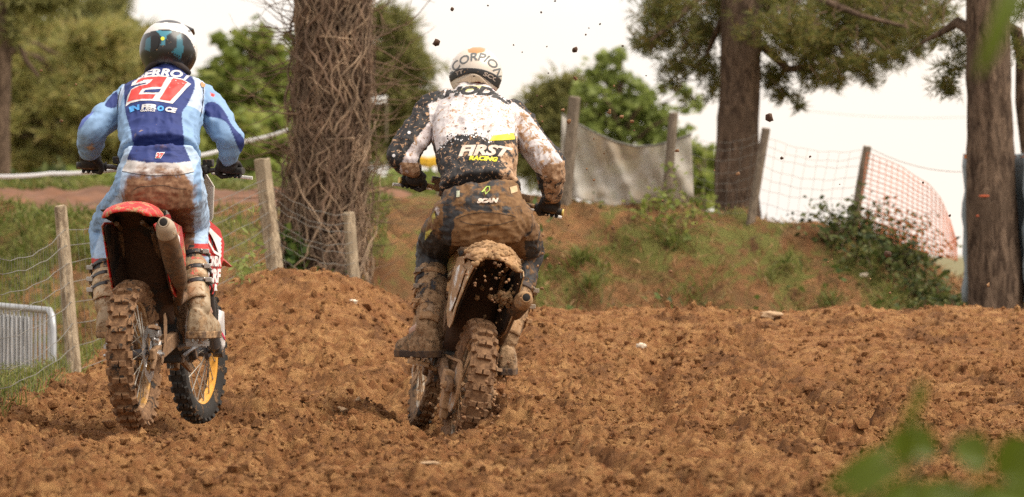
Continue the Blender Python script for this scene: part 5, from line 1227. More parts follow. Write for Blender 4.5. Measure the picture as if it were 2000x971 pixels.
        # calf plate, shin plate, ankle hinge, straps with buckles
        axs = (an - top).normalized(); side = fwd.cross(axs).normalized(); side = side if side.dot(Vector((s, 0, 0))) > 0 else -side
        bk = axs.cross(side).normalized(); bk = bk if bk.y < 0 else -bk
        Ls = (an - top).length
        def wrap(t0, t1, a0, a1, off, nm, mat, par, n=10, m=4):
            gr = []
            for i in range(m + 1):
                t = t0 + (t1 - t0) * i / m; c = top.lerp(an, t); r = (D['r_boot'] * (1 - t) + .058 * t) + off; row = []
                for j in range(n + 1):
                    an_ = math.radians(a0 + (a1 - a0) * j / n); row.append(c + bk * (r * math.cos(an_)) + side * (r * math.sin(an_)))
                gr.append(row)
            o = obj(nm, MB().sheet(gr), mat, par, keep=True); solidify(o, .007); return o
        wrap(.30, .62, -35, 62, .006, 'calf_plate', D['mat_plate'], bo); wrap(.70, .98, -48, 48, .007, 'heel_plate', D['mat_plate'], bo)
        for q, t in enumerate((.14, .42, .68)):
            st = wrap(t - .035, t + .035, -20, 150, .009, 'strap', D['mat_strap'], bo)
            c = top.lerp(an, t); r = D['r_boot'] + .018; an_ = math.radians(58)
            o = obj('buckle', MB().box(c + bk * (r * math.cos(an_)) + side * (r * math.sin(an_)), (.030, .030, .022)).tube([c + bk * (r * math.cos(x)) + side * (r * math.sin(x)) for x in (an_ - .35, an_, an_ + .45)], .006, 6), D['mat_buckle'], st, keep=True); bevel(o, .003)
        mb = MB(); a, b = grip[s]; glove(mb, wr[s], a, b, s, fwd, up); limb(mb, [wr[s], wr[s] + (g('elbow' + k) - wr[s]).normalized() * .05], [.036, .040])
        me = remesh(mb, .004, 2, 'glove'); link('glove', me, D['mat_glove'], root, True)
    D['helmet'](root, h, fwd, up)
    return root

def soft(px, py, poly, rad):
    "polygon with a soft edge, rad in photo pixels"
    n = 14; return sum(inpoly(px + rad * math.sqrt((k + .5) / n) * math.cos(k * 2.4), py + rad * math.sqrt((k + .5) / n) * math.sin(k * 2.4), poly).astype(float) for k in range(n)) / n
def helmet_shape(h, sx, sz, yaw, tilt, back_cut):
    "shell of a motocross helmet round the head, chin bar forward; returns mesh builder and frame"
    q = (Matrix.Rotation(yaw, 3, 'Z') @ Matrix.Rotation(tilt, 3, 'X'))
    nu, nv = 140, 92; rings = []
    for i in range(nv + 1):
        t = math.pi * i / nv; t = max(.02, min(math.pi - .02, t)); ring = []
        for j in range(nu):
            a = 2 * math.pi * j / nu; cx, cy_, cz = math.sin(t) * math.cos(a), math.sin(t) * math.sin(a), math.cos(t)
            x, y, z = sx * cx, (.155 if cy_ < 0 else .165) * cy_, sz * cz
            if cz < 0:
                x *= (1 - .10 * cz * cz); z *= 1.0
                if cy_ > .2: y *= 1 + .30 * (cy_ - .2) * min(1, -cz * 2)           # chin bar
            lo = -sz * (.84 - back_cut * max(0, -cy_) ** 1.5)                          # bottom edge, higher at the nape
            if z < lo: k = (lo - z) / sz; z = lo + k * .25; s_ = 1 - .55 * min(1, k * 2.2); x *= s_; y *= s_
            ring.append(Vector((x, y, z)))
        rings.append(ring)
    mb = MB().loft([[h + q @ v for v in r] for r in rings]); return mb, q
# ---------------------------------------------------------------- the two bikes
M1 = bike_mats('red_', (.52, .018, .016), 0.0, (.055, .026, .012))
b1 = empty('motocross_bike', (-1.716 + .008, 22.0, 0.0), (R(-1.1), R(-1.8), R(-7.7)))
tag(b1, 'red dirt bike with orange front rim under the rider in blue', 'motorcycle', 'motocross bikes on the track')
B1 = bike(b1, M1, steer=R(8), hb_dx=-.05, red=True)
M2 = bike_mats('muddy_', (.55, .42, .16), 0.85, (.045, .022, .010))
b2 = empty('motocross_bike', (-.272, 23.0, -.178), (R(4.0), R(11.0), R(8.8)))
tag(b2, 'mud-caked dirt bike spinning its rear wheel under the rider in black and white', 'motorcycle', 'motocross bikes on the track')
B2 = bike(b2, M2, steer=R(0), hb_dx=.01, red=False)
# ---------------------------------------------------------------- rider in blue
BLUE = (.20, .325, .51); BLUE_L = (.34, .455, .61); NAVY = (.013, .028, .145); WHT = (.6, .6, .6); REDP = (.72, .045, .035)
z1 = lambda pts: zpoly((120, 20), .43243, pts); z6 = lambda pts: zpoly((230, 270), .13386, pts)
zh = lambda pts: zpoly((260, 30), .14418, pts)
prt_red = mud_mat('print_red', (.62, .045, .038), .6, cover=.02, spots=.18)
prt_white = mud_mat('print_white', (.62, .60, .60), .6, cover=.05, spots=.28)
prt_cyan = mud_mat('print_cyan', (.07, .33, .74), .6, cover=.02, spots=.18)
prt_black = mud_mat('print_black', (.018, .017, .018), .6, cover=.18, spots=.45)
prt_yellow = mud_mat('print_yellow', (.74, .68, .03), .55, cover=.12, spots=.38)
prt_grey = mud_mat('print_grey', (.10, .11, .115), .5, cover=.15, spots=.3)
prt_dirty = mud_mat('print_dirty', (.60, .49, .40), .6, cover=.34, spots=.5, mudc=(.36, .26, .15), mudc2=(.60, .42, .28))
def prints1(jer, bv):
    zz = lambda pts: zpoly((230, 130), .11326, pts)
    # number 21 : white outline plate, red digits over it, navy windows
    two_w = smooth_pts(zz([(230, 335), (270, 225), (450, 165), (640, 148), (860, 160), (880, 185), (960, 180), (1120, 215), (1265, 300), (1180, 380), (1060, 520), (945, 640), (720, 600), (560, 585), (380, 590), (220, 630), (135, 690), (165, 520), (230, 395), (300, 345), (500, 290), (480, 275)]), 1, True)
    decal('number_outline', [two_w], bv, .0035, prt_white, jer)
    two = [(310, 285), (370, 205), (520, 180), (700, 172), (850, 180), (800, 260), (750, 350), (600, 350), (420, 380), (360, 480), (520, 472), (655, 480), (600, 555), (420, 555), (280, 575), (160, 615), (235, 400), (380, 330), (500, 310), (560, 270), (610, 215), (450, 225), (380, 265)]
    decal('digit_two', [zz(two)], bv, .0055, prt_red, jer, 3)
    one = [(915, 235), (960, 200), (1110, 225), (1200, 275), (1110, 370), (1010, 480), (905, 590), (820, 580), (722, 560), (800, 440), (860, 340), (930, 240)]
    decal('digit_one', [zz(one)], bv, .0055, prt_red, jer, 3)
    nav = mud_mat('print_navy', NAVY, .7, cover=.03, spots=.2)
    decal('digit_gap', [zz([(440, 440), (480, 400), (750, 380), (715, 440)])], bv, .0072, nav, jer)
    text_on('BERROT', 19, on_curve(bv, .004, zz([(240, 215), (420, 145), (620, 112), (830, 105), (1010, 125), (1180, 175), (1300, 235)])), prt_white, jer, 'name_lettering', 116, 3, .8, .25, keep=True)
    text_on('IN', 13, on_curve(bv, .004, zz([(180, 760), (280, 720), (385, 700)])), prt_cyan, jer, 'team_lettering', 22, 3, .9, .1, keep=True)
    text_on('FER', 12, on_curve(bv, .004, zz([(385, 705), (520, 690), (670, 700)])), prt_white, jer, 'team_lettering', 31, 3, .8, .2, keep=True)
    text_on('O', 13, on_curve(bv, .004, zz([(670, 715), (730, 725), (800, 735)])), prt_cyan, jer, 'team_lettering', 13, 3, 1.0, .1, keep=True)
    text_on('CE', 12, on_curve(bv, .004, zz([(800, 730), (900, 745), (1005, 765)])), prt_white, jer, 'team_lettering', 23, 3, .8, .2, keep=True)
    text_on('GRAPHICS', 5, on_curve(bv, .004, zz([(385, 765), (520, 755), (645, 762)])), prt_white, jer, 'sponsor_lettering', 29, 3, .25, 0, keep=True)
    seam = simple_mat('seam_black', (.012, .012, .016), .8, var=.1)
    for pts in (z1([(640, 325), (641, 380), (636, 440), (628, 480)]), z1([(270, 350), (258, 390), (254, 440), (258, 470)])):
        q = smooth_pts(pts, 6); decal('seam', [[(x - .8, y) for x, y in q] + [(x + .8, y) for x, y in q[::-1]]], bv, .003, seam, jer)
    o = decal('shoulder_mud', [smooth_pts(z1([(628, 328), (640, 324), (650, 330), (648, 344), (634, 346)]), 4, True)], bv, .006, mud_mat('dab', MUD_L, .9, cover=.9), jer)
def pprints1(pan, bv):
    text_on('27', 13, on_curve(bv, .005, z6([(525, 255), (600, 253), (680, 253)])), prt_white, pan, 'logo_outline', 20, 3, 1.6, .25, keep=True)
    text_on('27', 12, on_curve(bv, .008, z6([(525, 255), (600, 253), (680, 253)])), prt_red, pan, 'logo', 16, 3, .5, .25, keep=True)
    q = smooth_pts(z6([(60, 480), (250, 520), (420, 540), (600, 545), (850, 540), (1000, 515), (1110, 490)]), 5)
    seam = simple_mat('seam_brown', (.03, .016, .010), .8, var=.1)
    decal('seam', [[(x, y - .6) for x, y in q] + [(x, y + .6) for x, y in q[::-1]]], bv, .003, seam, pan)
    q = smooth_pts(z6([(230, 760), (300, 715), (460, 700), (600, 690), (720, 700), (850, 735), (1000, 745)]), 5)
    decal('seam', [[(x, y - .6) for x, y in q] + [(x, y + .6) for x, y in q[::-1]]], bv, .003, seam, pan)
def helmet1(root, h, fwd, up):
    mb, q = helmet_shape(h, .137, .146, R(-3), R(-10), .34)
    me = mb.mesh('helmet', True, None)
    band = smooth_pts(zh([(95, 285), (150, 258), (220, 228), (400, 190), (560, 208), (720, 270), (800, 380), (845, 500), (860, 600), (960, 600), (900, 300), (760, 130), (640, 90), (450, 60), (270, 70), (110, 200)]), 4, True)
    teal = (.022, .12, .165); teal2 = (.05, .22, .30)
    paint(me, (.009, .009, .010), [(band, (.60, .58, .56)), (zh([(310, 205), (540, 212), (450, 275), (435, 400), (372, 400), (380, 285)]), teal2), (zh([(590, 285), (645, 245), (680, 380), (680, 470), (640, 620), (520, 500), (590, 430)]), teal), (zh([(175, 320), (240, 285), (230, 490), (155, 465)]), teal),
        (zh([(270, 60), (450, 50), (640, 80), (650, 118), (450, 94), (270, 108)]), (.02, .02, .022)), (zh([(740, 205), (770, 195), (780, 225), (750, 235)]), (.02, .02, .02))])
    o = link('helmet', me, mud_mat('helmet_blue_rider', (.01, .01, .01), .30, cover=.16, spots=.36, attr='Col', coat=.15, scale=14, mudc=(.20, .11, .05)), root, True)
    bv = bvh_of(me)
    decal('badge', [[(260 + .144 * (400 + 27 * math.cos(a)), 30 + .144 * (315 + 27 * math.sin(a))) for a in [k * .524 for k in range(12)]]], bv, .003, simple_mat('badge_yellow', (.72, .75, .06), .5, var=.1), o, 2)
    blk = simple_mat('vent_black', (.006, .006, .007), .55, var=.2)
    vents = []
    for r_ in range(3):
        for c_ in range(4): cx, cy_ = 545 + 28 * c_ + 6 * r_, 515 + 34 * r_ + 14 * c_; vents.append([(260 + .144 * (cx + 12 * math.cos(a)), 30 + .144 * (cy_ + 12 * math.sin(a))) for a in [k * .785 for k in range(8)]])
    decal('vent_holes', vents, bv, .003, blk, o, 2)
    decal('rear_vent', [smooth_pts(zh([(250, 290), (340, 285), (345, 400), (300, 470), (245, 470)]), 3, True)], bv, .004, blk, o, 3)
    mb = MB(); pts = []
    for k in range(25):
        a = math.pi * (1.02 + .96 * k / 24); pts.append(h + q @ Vector((.098 * math.cos(a), .116 * math.sin(a), -.070 - .04 * abs(math.cos(a)) ** 2)))
    mb.tube(pts, .015, 10); obj('neck_roll', mb, simple_mat('neck_roll_grey', (.035, .026, .024), .9, var=.3), o, keep=True)
    peak(o, h, q, simple_mat('peak_black', (.012, .012, .013), .35, var=.2), .150)
def peak(o, h, q, mat, z):
    g = []
    for (y, w, zz, d) in ((.02, .10, z - .012, .035), (.10, .105, z + .006, .03), (.20, .10, z + .0, .025), (.27, .075, z - .012, .018)):
        g.append([h + q @ Vector((w * t, y, zz - d * t * t)) for t in (-1, -.6, -.2, .2, .6, 1)])
    k = obj('peak', MB().sheet(g), mat, o, keep=True); solidify(k, .006)
    g = []
    for z2 in (-.045, -.01, .03): g.append([h + q @ Vector((.12 * math.sin(a), .05 + .135 * math.cos(a), z2)) for a in [R(-60 + 15 * i) for i in range(9)]])
    k = obj('goggle_lens', MB().sheet(g), simple_mat('lens', (.03, .03, .035), .1, var=.1), o, keep=True); solidify(k, .006)

def dirt1(px, py, v):
    # blown mud: inner forearm, hem
    d = 0.55 * np.clip(1 - np.hypot((px - 178) / 28, (py - 285) / 55), 0, 1) + 0.35 * np.clip(1 - np.hypot((px - 270) / 40, (py - 270) / 35), 0, 1)
    return d
def pdirt1(px, py, v):
    seat = soft(px, py, smooth_pts(z6([(150, 570), (500, 580), (1060, 560), (1075, 700), (1050, 1100), (900, 1500), (260, 1500), (130, 900), (110, 700)]), 3, True), 15)
    pan = soft(px, py, z6([(260, 400), (980, 380), (960, 520), (300, 530)]), 8)
    leg = np.clip((py - 395) / 60, 0, 1) * ((px > 335) & (px < 380))
    return 1.0 * seat + .26 * pan + .5 * leg + .18
Y1 = 22.0
pts1 = dict(neck=P(329, 158, 22.92), head=P(329, 99, 23.0), shoulderL=P(246, 200, 22.90), shoulderR=P(401, 200, 22.90), elbowL=P(181, 252, 22.74), elbowR=P(449, 268, 22.74),
            hipL=P(270, 368, 22.42), hipR=P(352, 368, 22.42), kneeL=P(208, 450, 22.80), kneeR=P(374, 440, 22.80), ankleL=P(208, 598, 22.46), ankleR=P(389, 598, 22.46))
D1 = dict(base=P(300, 655, 22.46), label='motocross rider in blue jersey number 21 and dark helmet', bike=b1, grips=B1['grip'], pts=pts1, seed=0.0,
    torso=[(P(311, 304, 22.50), .182, .128, 0), (P(311, 285, 22.56), .170, .118, 0), (P(312, 255, 22.65), .182, .128, 0), (P(315, 220, 22.76), .192, .132, 0), (P(319, 190, 22.84), .188, .115, 0), (P(325, 167, 22.90), .13, .085, 0), (P(328, 152, 22.93), .08, .065, 0)],
    hips=[(P(312, 296, 22.475), .166, .118, 0), (P(312, 315, 22.465), .176, .130, 0), (P(312, 345, 22.43), .192, .145, 0), (P(313, 375, 22.42), .196, .150, 0), (P(313, 398, 22.43), .17, .13, 0)],
    thigh={-1: Vector((-.012, 0, .0)), 1: Vector((.012, 0, 0))}, r_sh=.074, r_arm=.068, r_el=.060, r_fore=.056, r_wr=.044, r_hip=.102, r_thigh=.086, r_knee=.073, r_cuff=.060, r_boot=.062,
    boot_top={-1: .46, 1: .35}, toe={-1: Vector((.0, .2, 0)), 1: Vector((.05, .2, 0))}, sole={-1: .432, 1: .428}, wr_j=.0075, wr_p=.0085, wr_b=.0022,
    jersey=BLUE, jersey_panels=[
        (z1([(250, 390), (300, 300), (380, 260), (590, 270), (650, 320), (640, 470), (600, 440), (290, 340), (262, 440)]), (.42, .50, .64)),
        (smooth_pts(z1([(360, 270), (300, 305), (284, 340), (288, 450), (312, 540), (352, 640), (540, 640), (544, 500), (546, 460), (572, 420), (602, 350), (590, 305), (520, 270)]), 3, True), NAVY),
        (z1([(380, 240), (585, 240), (592, 310), (560, 300), (420, 285), (365, 292)]), NAVY),
        (smooth_pts(z1([(198, 422), (250, 365), (250, 435), (215, 440)]), 3, True), NAVY), (smooth_pts(z1([(648, 428), (690, 415), (735, 455), (770, 520), (815, 570), (840, 615), (838, 660), (812, 650), (785, 590), (748, 510), (700, 487), (654, 478)]), 4, True), NAVY),
        (smooth_pts(z1([(70, 510), (100, 480), (150, 455), (110, 500), (80, 540)]), 3, True), (.10, .15, .42)),
        (z1([(672, 372), (694, 380), (690, 392), (675, 388)]), REDP)],
    jersey_dirt=dirt1, prints=prints1, pants=BLUE_L,
    pants_panels=[(z6([(240, 40), (940, 40), (1065, 335), (850, 360), (400, 352), (135, 312)]), NAVY), (z6([(140, 315), (400, 354), (850, 362), (1060, 338), (1110, 490), (850, 540), (400, 540), (60, 480)]), (.52, .49, .47)),
        (z6([(-500, 900), (60, 500), (-200, 1200), (-420, 1900), (-600, 1900)]), BLUE), (z6([(-80, 560), (60, 420), (20, 800), (-140, 1000)]), BLUE), (z6([(1110, 490), (1200, 300), (1230, 900), (1090, 1000)]), BLUE),
        (zpoly((0, 0), 1, [(170, 505), (235, 505), (235, 530), (170, 530)]), (.45, .03, .025)), (zpoly((0, 0), 1, [(340, 476), (420, 476), (420, 500), (340, 500)]), (.45, .03, .025))],
    pants_dirt=pdirt1, pants_prints=pprints1, boot=(.36, .27, .17), boot_panels=[([(355, 470), (420, 470), (420, 500), (355, 503)], (.02, .02, .022)), ([(375, 500), (402, 505), (400, 540), (372, 535)], (.60, .10, .08)), ([(180, 500), (216, 500), (216, 550), (180, 550)], (.025, .025, .03)), ([(180, 556), (216, 556), (216, 580), (180, 585)], (.55, .07, .06))],
    mat_skin=simple_mat('skin', (.45, .26, .18), .6, var=.1), mat_jersey=mud_mat('jersey_blue', BLUE, .75, cover=.04, spots=.20, attr='Col', mask='Dirt', weave=.25, mudc=(.33, .22, .14), mudc2=(.46, .33, .22), bump=.15),
    mat_pants=mud_mat('trousers_blue', BLUE, .72, cover=.16, spots=.24, attr='Col', mask='Dirt', weave=.25, mudc=(.135, .062, .030), mudc2=(.26, .145, .078), bump=.15, scale=11, crisp=.25),
    mat_boot=mud_mat('boot_tan', (.5, .4, .3), .6, cover=.52, spots=.6, attr='Col', mudc=(.17, .095, .045), mudc2=(.36, .235, .125), scale=19), mat_sole=mud_mat('sole_brown', (.10, .06, .035), .8, cover=.6, spots=.5, mudc=(.16, .09, .04)),
    mat_plate=mud_mat('boot_plate', (.42, .31, .19), .5, cover=.5, spots=.6, scale=21, mudc=(.20, .115, .055)), mat_strap=mud_mat('strap_black', (.03, .028, .03), .5, cover=.35, spots=.5), mat_buckle=mud_mat('buckle_grey', (.40, .38, .35), .4, .5, cover=.3, spots=.4),
    mat_glove=mud_mat('glove_black', (.018, .015, .015), .7, cover=.28, spots=.45, mudc=(.12, .07, .04), mudc2=(.2, .12, .07)), helmet=helmet1)
RIDER1 = build_rider(D1)

# ---------------------------------------------------------------- rider in black and white
BLK = (.013, .012, .013); WJ = (.60, .555, .55)
z3 = lambda pts: zpoly((720, 70), .41176, pts); z7 = lambda pts: zpoly((840, 350), .13384, pts); zj = lambda pts: zpoly((830, 160), .17504, pts); zk = lambda pts: zpoly((860, 80), .11327, pts)
def circ(c, r, n=7): return [(c[0] + r * math.cos(2 * math.pi * k / n), c[1] + r * math.sin(2 * math.pi * k / n)) for k in range(n)]
def prints2(jer, bv):
    nm = zj([(60, 190), (250, 120), (450, 98), (640, 100), (830, 140), (960, 230)])
    text_on('RHODES', 21, on_curve(bv, .004, nm), prt_black, jer, 'name_lettering', 170, 3, 1.3, .3, keep=True)
    text_on('FIRST', 27, on_curve(bv, .0045, zj([(335, 780), (480, 770), (640, 765), (800, 770), (945, 800)])), prt_dirty, jer, 'team_lettering', 106, 3, 1.3, .3, keep=True)
    text_on('RACING', 11, on_curve(bv, .0045, zj([(480, 850), (600, 852), (720, 858), (810, 870)])), prt_yellow, jer, 'team_lettering', 57, 3, .6, .25, keep=True)
    decal('yellow_flash', [zj([(715, 655), (760, 600), (1000, 565), (1005, 640), (880, 650)])], bv, .003, prt_yellow, jer)
    rr = random.Random(4); w = []; b = []
    for k in range(70):
        t = rr.random(); x = 140 + 640 * t; y = np.interp(x, [140, 350, 500, 700, 800], [740, 590, 570, 600, 610]) + rr.uniform(-15, 75)
        (w if rr.random() > .4 else b).append(circ(zj([(x, y)])[0], rr.uniform(1.0, 1.9)))
    decal('white_dots', w, bv, .003, prt_white, jer, 5); decal('black_dots', [[(x, y - 9) for x, y in p] for p in b], bv, .003, prt_black, jer, 5)
    for (x, y) in ((765, 301), (795, 256)): decal('white_mark', [circ((x + 4, y + 3), 3.4)], bv, .003, prt_white, jer, 5)
def pprints2(pan, bv):
    text_on('SCAN', 11, on_curve(bv, .005, z7([(665, 320), (830, 315), (1000, 310)])), prt_dirty, pan, 'brand_lettering', 43, 3, .9, .3, keep=True)
    lime = mud_mat('lime', (.40, .52, .10), .6, cover=.2, spots=.4)
    decal('belt_emblem', [z7([(745, 190), (820, 100), (835, 110), (775, 185)]), z7([(820, 100), (875, 98), (875, 160), (862, 160), (860, 112), (822, 115)]), z7([(875, 160), (810, 225), (790, 160), (802, 158), (815, 203), (862, 158)])], bv, .005, lime, pan, 3)
    decal('belt_tab', [z7([(385, 170), (432, 165), (430, 260), (382, 262)])], bv, .005, mud_mat('tab1', (.40, .42, .30), .6, cover=.3), pan, 3); decal('belt_tab', [z7([(1165, 115), (1270, 90), (1280, 180), (1185, 210)])], bv, .006, mud_mat('tab2', (.45, .32, .18), .7, cover=.5), pan, 3)
    seam = simple_mat('seam_dark', (.03, .017, .010), .8, var=.1)
    for pts in ([(380, 580), (520, 525), (700, 492), (850, 485), (1050, 505), (1250, 550)], [(430, 610), (600, 660), (800, 672), (1000, 665), (1230, 600)], [(850, 640), (845, 720), (835, 800)]):
        qq = smooth_pts(z7(pts), 5); dx, dy = (0, .6) if pts[0][0] != 850 else (.6, 0)
        decal('seam', [[(x - dx, y - dy) for x, y in qq] + [(x + dx, y + dy) for x, y in qq[::-1]]], bv, .003, seam, pan)
def helmet2(root, h, fwd, up):
    mb, q = helmet_shape(h, .132, .138, R(4), R(-12), .42); me = mb.mesh('helmet', True, None)
    paint(me, (.62, .55, .47), [(zk([(560, 110), (800, 100), (760, 190), (620, 220), (480, 200), (470, 150)]), (.42, .22, .085))])
    o = link('helmet', me, mud_mat('helmet_white', (.8, .75, .68), .3, cover=.22, spots=.4, attr='Col', coat=.2, scale=20, mudc=(.36, .20, .09), mudc2=(.50, .33, .19)), root, True); bv = bvh_of(me)
    text_on('SCORPION', 21, on_curve(bv, .003, smooth_pts(zk([(150, 640), (240, 470), (370, 350), (520, 290), (640, 275), (780, 300), (900, 390), (980, 520), (1040, 650)]), 4)), prt_grey, o, 'brand_lettering', 136, 2.5, .25, .2, keep=True)
    upc = smooth_pts(zk([(100, 660), (200, 560), (330, 480), (540, 470), (750, 498), (960, 590), (1090, 720)]), 4); loc = smooth_pts(zk([(100, 830), (200, 690), (380, 600), (560, 555), (700, 600), (880, 735), (1090, 890)]), 4)
    decal('goggle_strap', [upc + loc[::-1]], bv, .005, prt_black, o, 3, .004)
    text_on('SCOTT', 10, on_curve(bv, .0085, smooth_pts(zk([(60, 760), (150, 650), (280, 565), (420, 520)]), 4)), mud_mat('strap_print', (.36, .29, .24), .6, cover=.2, spots=.4), o, 'strap_lettering', 44, 2.5, .3, .1, keep=True)
    text_on('SCOTT', 11, on_curve(bv, .0085, smooth_pts(zk([(730, 560), (880, 625), (1000, 710), (1120, 850)]), 4)), bpy.data.materials['strap_print'], o, 'strap_lettering', 54, 2.5, .3, .1, keep=True)
    tan = mud_mat('helmet_tan', (.55, .44, .33), .5, cover=.35, spots=.4, mudc2=(.6, .45, .3))
    decal('rear_vent', [smooth_pts(zk([(280, 720), (420, 630), (560, 570), (700, 620), (850, 780), (760, 740), (600, 710), (440, 705)]), 4, True)], bv, .006, tan, o, 3, .004)
    decal('bolt', [circ(zk([(580, 660)])[0], 4.2, 12)], bv, .011, mud_mat('bolt_tan', (.62, .5, .38), .4, cover=.2), o, 2)
    decal('slot', [zk([(560, 600), (600, 600), (600, 616), (560, 616)])], bv, .011, simple_mat('slot_black', (.02, .014, .01), .7), o, 2)
    mb = MB(); pts = [h + q @ Vector((.086 * math.cos(a), .108 * math.sin(a), -.058 - .04 * math.cos(a) ** 2)) for a in [math.pi * (1.05 + .9 * k / 20) for k in range(21)]]; mb.tube(pts, .014, 10)
    obj('neck_lining', mb, simple_mat('lining_red', (.16, .012, .012), .8, var=.4), o, keep=True)
    peak(o, h, q, mud_mat('peak_white', (.75, .68, .6), .4, cover=.3), .128)
def dirt2(px, py, v):
    d = 0.10 * np.clip((py - 255) / 40, 0, 1) * ((px > 845) & (px < 1020)); d += .36 * soft(px, py, z3([(690, 320), (760, 370), (910, 580), (900, 680), (830, 660), (720, 520), (690, 450)]), 12)
    d += .5 * inpoly(px, py, z3([(150, 600), (235, 600), (255, 700), (170, 700)])) + .34 * soft(px, py, z3([(650, 500), (700, 480), (740, 700), (620, 700)]), 12) + .42 * inpoly(px, py, z3([(820, 640), (930, 590), (950, 800), (840, 800)]))
    d += .15 * ((py < 262) & (px > 845) & (px < 1000)) + .12 * (px < 842)
    return d
def pdirt2(px, py, v):
    seat = soft(px, py, smooth_pts(z7([(380, 590), (500, 525), (850, 490), (1250, 560), (1320, 700), (1290, 1300), (330, 1300), (370, 700)]), 3, True), 6)
    right = np.clip((px - 930) / 90, 0, 1) * (py < 470); blk = inpoly(px, py, [(805, 460), (880, 440), (885, 535), (805, 535)])
    return 1.0 * seat + .30 * right + .22 + .16 * (py < 402) + .30 * ((px < 865) & (py > 400) & (py < 470)) - .30 * blk
pts2 = dict(neck=P(927, 200, 23.95), head=P(929, 146, 24.05), shoulderL=P(846, 214, 23.93), shoulderR=P(1003, 230, 23.93), elbowL=P(784, 305, 23.74), elbowR=P(1075, 322, 23.76),
            hipL=P(890, 425, 23.36), hipR=P(992, 425, 23.36), kneeL=P(848, 488, 23.72), kneeR=P(1030, 490, 23.72), ankleL=P(833, 640, 23.44), ankleR=P(990, 662, 23.46))
D2 = dict(base=P(900, 720, 23.46), label='motocross rider in mud-spattered black and white jersey and white helmet', bike=b2, grips=B2['grip'], pts=pts2, seed=40.0,
    torso=[(P(938, 376, 23.45), .188, .134, 0), (P(936, 350, 23.52), .176, .122, 0), (P(932, 310, 23.64), .188, .130, 0), (P(928, 265, 23.78), .198, .135, 0), (P(927, 228, 23.88), .192, .115, 0), (P(927, 206, 23.91), .155, .100, 0), (P(927, 192, 23.94), .105, .085, 0), (P(927, 184, 23.97), .080, .07, 0)],
    hips=[(P(938, 368, 23.42), .172, .118, 0), (P(940, 385, 23.41), .184, .130, 0), (P(942, 410, 23.38), .202, .146, 0), (P(944, 440, 23.36), .212, .15, 0), (P(946, 470, 23.37), .18, .13, 0)],
    thigh={-1: Vector((-.010, 0, .0)), 1: Vector((.008, 0, 0))}, r_sh=.076, r_arm=.072, r_el=.066, r_fore=.062, r_wr=.047, r_hip=.110, r_thigh=.098, r_knee=.080, r_cuff=.068, r_boot=.074,
    boot_top={-1: .27, 1: .36}, toe={-1: Vector((-.12, .16, 0)), 1: Vector((.0, .2, 0))}, sole={-1: .318, 1: .232}, wr_j=.0085, wr_p=.0080, wr_b=.0040,
    jersey=BLK, jersey_panels=[
        (z3([(283, 325), (340, 285), (375, 235), (480, 205), (560, 205), (630, 245), (690, 330), (700, 460), (580, 492), (500, 468), (420, 470), (345, 520), (322, 548), (290, 400)]), WJ),
        (z3([(620, 262), (760, 370), (900, 560), (925, 600), (840, 670), (780, 640), (720, 550), (690, 460), (690, 330)]), WJ),
        (z3([(290, 405), (306, 492), (245, 560), (230, 600), (255, 690), (165, 700), (146, 630), (175, 560), (230, 480)]), (.62, .55, .55)), (z3([(340, 285), (480, 236), (560, 238), (480, 262), (380, 268)]), (.70, .66, .30))],
    jersey_dirt=dirt2, prints=prints2, pants=BLK, pants_panels=[(z7([(60, 450), (100, 370), (180, 540), (120, 530)]), WJ), (z7([(-60, 700), (60, 460), (90, 620), (20, 760), (-80, 900)]), (.50, .45, .08)), (z7([(1380, 440), (1400, 440), (1430, 590), (1410, 600)]), (.6, .55, .1))],
    pants_dirt=pdirt2, pants_prints=pprints2, boot=(.20, .13, .075), boot_panels=[([(815, 530), (850, 530), (852, 580), (840, 590), (815, 570)], (.03, .03, .035))],
    mat_skin=bpy.data.materials['skin'], mat_jersey=mud_mat('jersey_black_white', BLK, .75, cover=.17, spots=.68, attr='Col', mask='Dirt', weave=.25, mudc=(.24, .125, .06), mudc2=(.52, .34, .21), bump=.3, scale=24),
    mat_pants=mud_mat('trousers_black', BLK, .62, cover=.20, spots=.42, attr='Col', mask='Dirt', weave=.2, mudc=(.135, .066, .024), mudc2=(.215, .115, .046), bump=.25, scale=15, crisp=.14),
    mat_boot=mud_mat('boot_muddy', (.2, .13, .08), .7, cover=.74, spots=.6, attr='Col', mudc=(.215, .125, .06), mudc2=(.40, .26, .145), scale=13, bump=.9), mat_sole=mud_mat('sole_dark', (.05, .03, .02), .8, cover=.5, spots=.5, mudc=(.09, .05, .025), mudc2=(.17, .1, .05)),
    mat_plate=mud_mat('boot_plate_muddy', (.3, .2, .12), .6, cover=.78, spots=.5, scale=13, mudc2=(.42, .27, .15), bump=.8), mat_strap=mud_mat('strap_muddy', (.06, .04, .03), .7, cover=.7, spots=.5), mat_buckle=mud_mat('buckle_muddy', (.3, .24, .18), .6, cover=.6, spots=.5),
    mat_glove=mud_mat('glove_muddy', (.02, .016, .015), .75, cover=.30, spots=.45, mudc=(.085, .048, .026), mudc2=(.16, .095, .05)), helmet=helmet2)
RIDER2 = build_rider(D2)
